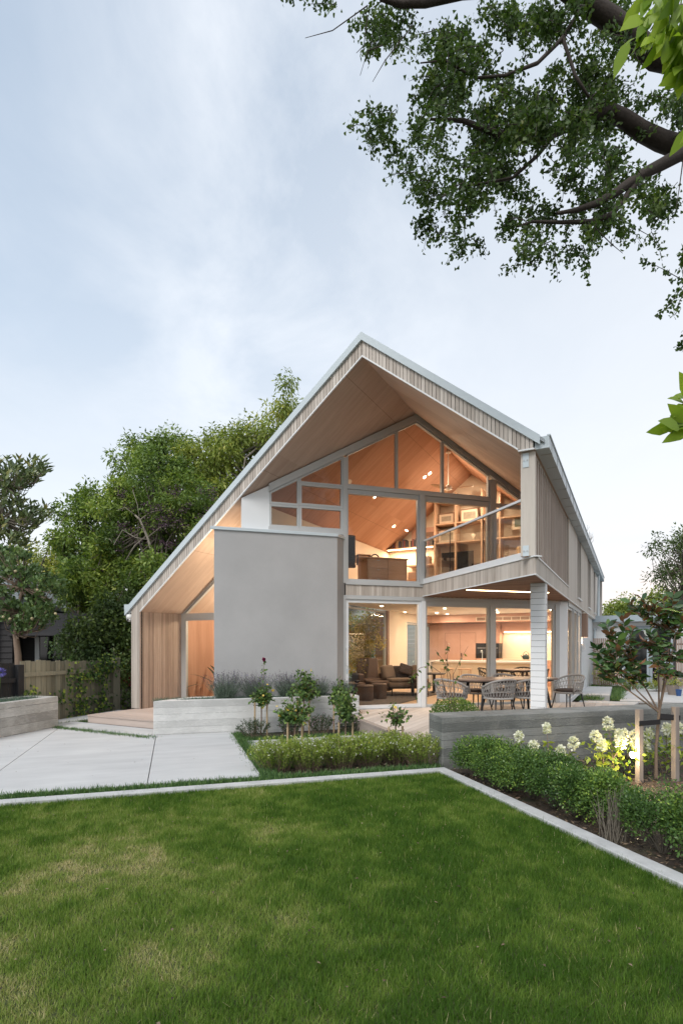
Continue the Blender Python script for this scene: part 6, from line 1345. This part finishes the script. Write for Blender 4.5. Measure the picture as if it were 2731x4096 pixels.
# ------------------------------------------------------------------ ginkgo overhead and the bright branch at the right edge
gk = thing('ginkgo_tree', 'old ginkgo tree whose dark limbs and hanging leaves fill the upper right sky', 'tree', (6.6, 8.2, -.05)); o_ = Vector(gk.location); b = MB()
def lim(path, r0, r1, n=9, k=1.0):
    P = [at(x, y, Y)-o_ for x, y, Y in path]; b.tube(P, list(r0+(r1-r0)*np.linspace(0, 1, len(P))**k), n=n, cap=False); return P
lim([(3130, 2600, 8.2), (3120, 1600, 8.2), (3080, 900, 8.15), (3000, 300, 8.1)], .34, .22, 12)
twg = []
LP = [lim([(3060, 800, 8.15), (2860, 640, 8.1), (2731, 590, 8.0), (2640, 560, 7.95), (2560, 520, 7.9), (2490, 470, 7.8), (2430, 440, 7.7), (2330, 470, 7.6), (2230, 520, 7.5), (2120, 555, 7.4), (1980, 530, 7.3), (1850, 480, 7.25), (1720, 475, 7.2)], .15, .016, 9, 1.35),
      lim([(3080, 760, 8.15), (2850, 600, 7.8), (2731, 610, 7.6), (2640, 660, 7.5), (2560, 700, 7.4), (2460, 770, 7.3), (2380, 815, 7.2), (2300, 840, 7.15), (2225, 852, 7.1)], .11, .018, 9, 1.1),
      lim([(2560, 702, 7.4), (2500, 790, 7.35), (2440, 860, 7.3), (2360, 885, 7.25), (2250, 888, 7.2), (2130, 885, 7.15), (2070, 905, 7.1)], .05, .012),
      lim([(3010, 380, 8.1), (2850, 270, 8.0), (2731, 245, 7.9), (2620, 225, 7.8), (2540, 160, 7.7), (2450, 80, 7.6), (2340, 10, 7.5), (2250, -60, 7.4)], .17, .12),
      lim([(2450, 80, 7.6), (2300, -40, 7.4), (2050, -50, 7.2), (1850, -30, 7.1), (1700, 8, 7.0), (1600, 14, 6.9), (1520, -10, 6.9)], .10, .03),
      lim([(2230, 520, 7.5), (2150, 620, 7.4), (2050, 710, 7.3), (1950, 730, 7.2), (1860, 740, 7.1), (1760, 790, 7.0)], .03, .008),
      lim([(2340, 10, 7.5), (2250, 150, 7.3), (2150, 250, 7.2), (2020, 300, 7.1), (1900, 310, 7.0), (1780, 240, 7.0), (1680, 250, 7.0)], .032, .008),
      lim([(2250, 150, 7.3), (2300, 300, 7.2), (2350, 380, 7.2), (2400, 430, 7.5)], .025, .012)]
pos = []; dr = []; cc = []
blobs = [(2150, 300, 330, 250, 62), (1900, 480, 230, 170, 44), (2250, 560, 230, 180, 44), (2380, 280, 170, 200, 34), (1830, 210, 170, 170, 26), (1640, 90, 190, 90, 22), (1560, 40, 130, 50, 8), (1700, 420, 130, 130, 18), (1560, 500, 90, 70, 10), (1760, 720, 130, 90, 18), (1790, 880, 65, 90, 10), (1650, 640, 60, 60, 5), (1980, 660, 200, 110, 22), (2350, 690, 220, 120, 22), (2200, 850, 130, 60, 13), (2160, 970, 45, 90, 7), (2380, 900, 150, 80, 13), (2290, 980, 60, 40, 4), (2610, 720, 110, 90, 12), (2640, 430, 100, 90, 15), (2660, 780, 70, 70, 7), (2100, 60, 330, 70, 34), (2460, 80, 180, 90, 18), (1300, 10, 60, 40, 3), (2560, 900, 40, 50, 3), (2850, 550, 130, 300, 22), (2480, 640, 80, 60, 7), (2050, 450, 160, 120, 26)]
extra = [((2731, 1120), (2650, 1075), (2570, 1035)), ((2740, 1130), (2690, 1200), (2625, 1270)), ((2740, 1160), (2710, 1220), (2690, 1265)), ((2745, 1000), (2725, 1060), (2735, 1130)), ((2745, 1330), (2725, 1370), (2705, 1395)), ((1330, -20), (1300, 10), (1225, 15)), ((2760, 1050), (2735, 1020), (2728, 980))]
segs = []
for x, y, rx, ry, n_ in blobs:
    m_ = max(2, int(n_*1.5/7)); spr = []
    for k in range(m_):
        a_ = rng.random()*6.28; rr = math.sqrt(rng.random()); spr.append((x+math.cos(a_)*rr*rx, y+math.sin(a_)*rr*ry, 7.6+rng.normal()*.6))
    for k in range(int(n_*1.5)):
        x0, y0, Yd = spr[k % m_]; x0 += rng.normal()*34; y0 += rng.normal()*30; Yd += rng.normal()*.12
        L_ = rng.uniform(50, 150); ang = rng.uniform(math.pi*.15, math.pi*1.1)
        segs.append(([(x0, y0), (x0+math.cos(ang)*L_*.5, y0+math.sin(ang)*L_*.35), (x0+math.cos(ang)*L_*.8, y0+abs(math.sin(ang))*L_*.8+10)], Yd, 1))
for e in extra: segs.append((list(e), 7.0, 2))
for path, Yd, dense in segs:
    P = [at(x, y, Yd+rng.normal()*.1)-o_ for x, y in path]; b.tube(P, [.007, .005, .0025], n=4, cap=False); tone = np.clip(rng.normal(.40, .22), 0, .95)
    for j in range(int(rng.integers(26, 46)*(1.1 if dense == 2 else 1))):
        f = rng.random()*(len(P)-1); i = min(int(f), len(P)-2); p_ = P[i].lerp(P[i+1], f-i)+Vector(rng.normal(size=3)*(.025 if dense == 2 else .042)); pos.append(tuple(p_)); v = rng.normal(size=3)*.7; v[2] -= .6; dr.append(v); cc.append(np.clip(tone*.6+.4*rng.random(), 0, 1))
for path in (((1470, 20), (1330, 120), (1220, 150)), ((1530, 180), (1470, 200), (1440, 300)), ((1470, 60), (1455, 180), (1425, 210)), ((1650, 100), (1540, 240), (1490, 325)), ((1870, 820), (1855, 900), (1860, 950)), ((2380, 910), (2440, 970), (2490, 1012)), ((2731, 640), (2715, 760), (2700, 850)), ((1950, 790), (1930, 845), (1970, 780)), ((2100, 880), (2060, 870), (2030, 868))):
    b.tube([at(x, y, 6.9)-o_ for x, y in path], [.008, .006, .003], n=5, cap=False)
n = len(pos); pos = np.array(pos); dr = unit(np.array(dr)); print('ginkgo', n)
nr = rng.normal(size=(n, 3)); s_ = unit(np.cross(dr, nr)); nn = np.cross(s_, dr); L1 = (.054*rng.uniform(.7, 1.2, n))[:, None]
V = np.stack([pos, pos+dr*L1*.75+s_*L1*.55+nn*L1*.12, pos+dr*L1*.95+s_*L1*.1, pos+dr*L1*.80, pos+dr*L1*.95-s_*L1*.12, pos+dr*L1*.75-s_*L1*.55+nn*L1*.12], 1).reshape(-1, 3)
np_mesh('crown', V, 6, cc, LM['ginkgo'], gk); b.build('trunk', M['bark'], gk, smooth=True)
bl = thing('broadleaf_tree', 'near broadleaf tree with bright green pointed leaves hanging in at the right edge', 'tree', (2.35, 2.75, -.05)); o_ = Vector(bl.location); b = MB(); pos = []; dr = []
b.tube([(0, 0, 0), (-.02, 0, 2.0), (0, 0, 3.4), (.1, 0, 4.6)], [.07, .06, .05, .03], n=9)
for path, n_, rs_ in ((((3000, 300), (2850, 40), (2720, 20), (2640, 60), (2600, 120)), 20, .07), (((3000, 320), (2860, 120), (2750, 110), (2690, 160)), 22, .07), (((2980, 340), (2850, 180), (2760, 220), (2740, 280)), 14, .06), (((3000, 250), (2850, -80), (2700, -60), (2570, -20)), 14, .06), (((3000, 700), (2860, 470), (2770, 410)), 5, .05), (((3050, 1900), (2850, 1700), (2760, 1690), (2700, 1700)), 13, .05), (((3050, 1850), (2850, 1640), (2760, 1610), (2715, 1620)), 8, .04), (((3050, 2650), (2850, 2480), (2760, 2455)), 4, .04)):
    P = [at(x, y, 2.7+rng.normal()*.05)-o_ for x, y in path]; b.tube(P, list(np.linspace(.012, .003, len(P))), n=5, cap=False)
    for j in range(int(n_*(1.6 if path[0][1] < 1500 else 1))):
        f = (.5+.5*rng.random())*(len(P)-1); i = min(int(f), len(P)-2); pos.append(tuple(P[i].lerp(P[i+1], f-i)+Vector(rng.normal(size=3)*rs_*.5))); low_ = path[0][1] > 1500; v = rng.normal(size=3)*.45+(np.array([-.9, -.1, -.2]) if low_ else np.array([-.35, 0, -1.0])); dr.append(v)
n = len(pos); pos = np.array(pos); dr = unit(np.array(dr)); nr = np.tile([.2, -1.0, .4], (n, 1))+rng.normal(size=(n, 3))*.6; s_ = unit(np.cross(dr, nr)); nn = np.cross(s_, dr); L1 = (.14*rng.uniform(.7, 1.15, n))[:, None]; W1 = L1*.42
V = np.stack([pos, pos+dr*L1*.22+s_*W1*.40+nn*.006, pos+dr*L1*.55+s_*W1*.48+nn*.008, pos+dr*L1*.82+s_*W1*.25, pos+dr*L1-nn*L1*.08, pos+dr*L1*.82-s_*W1*.25, pos+dr*L1*.55-s_*W1*.48+nn*.008, pos+dr*L1*.22-s_*W1*.40+nn*.006], 1).reshape(-1, 3)
np_mesh('foliage', V, 8, rng.random(n), LM['broad'], bl); b.build('trunk', M['barkg'], bl, smooth=True)
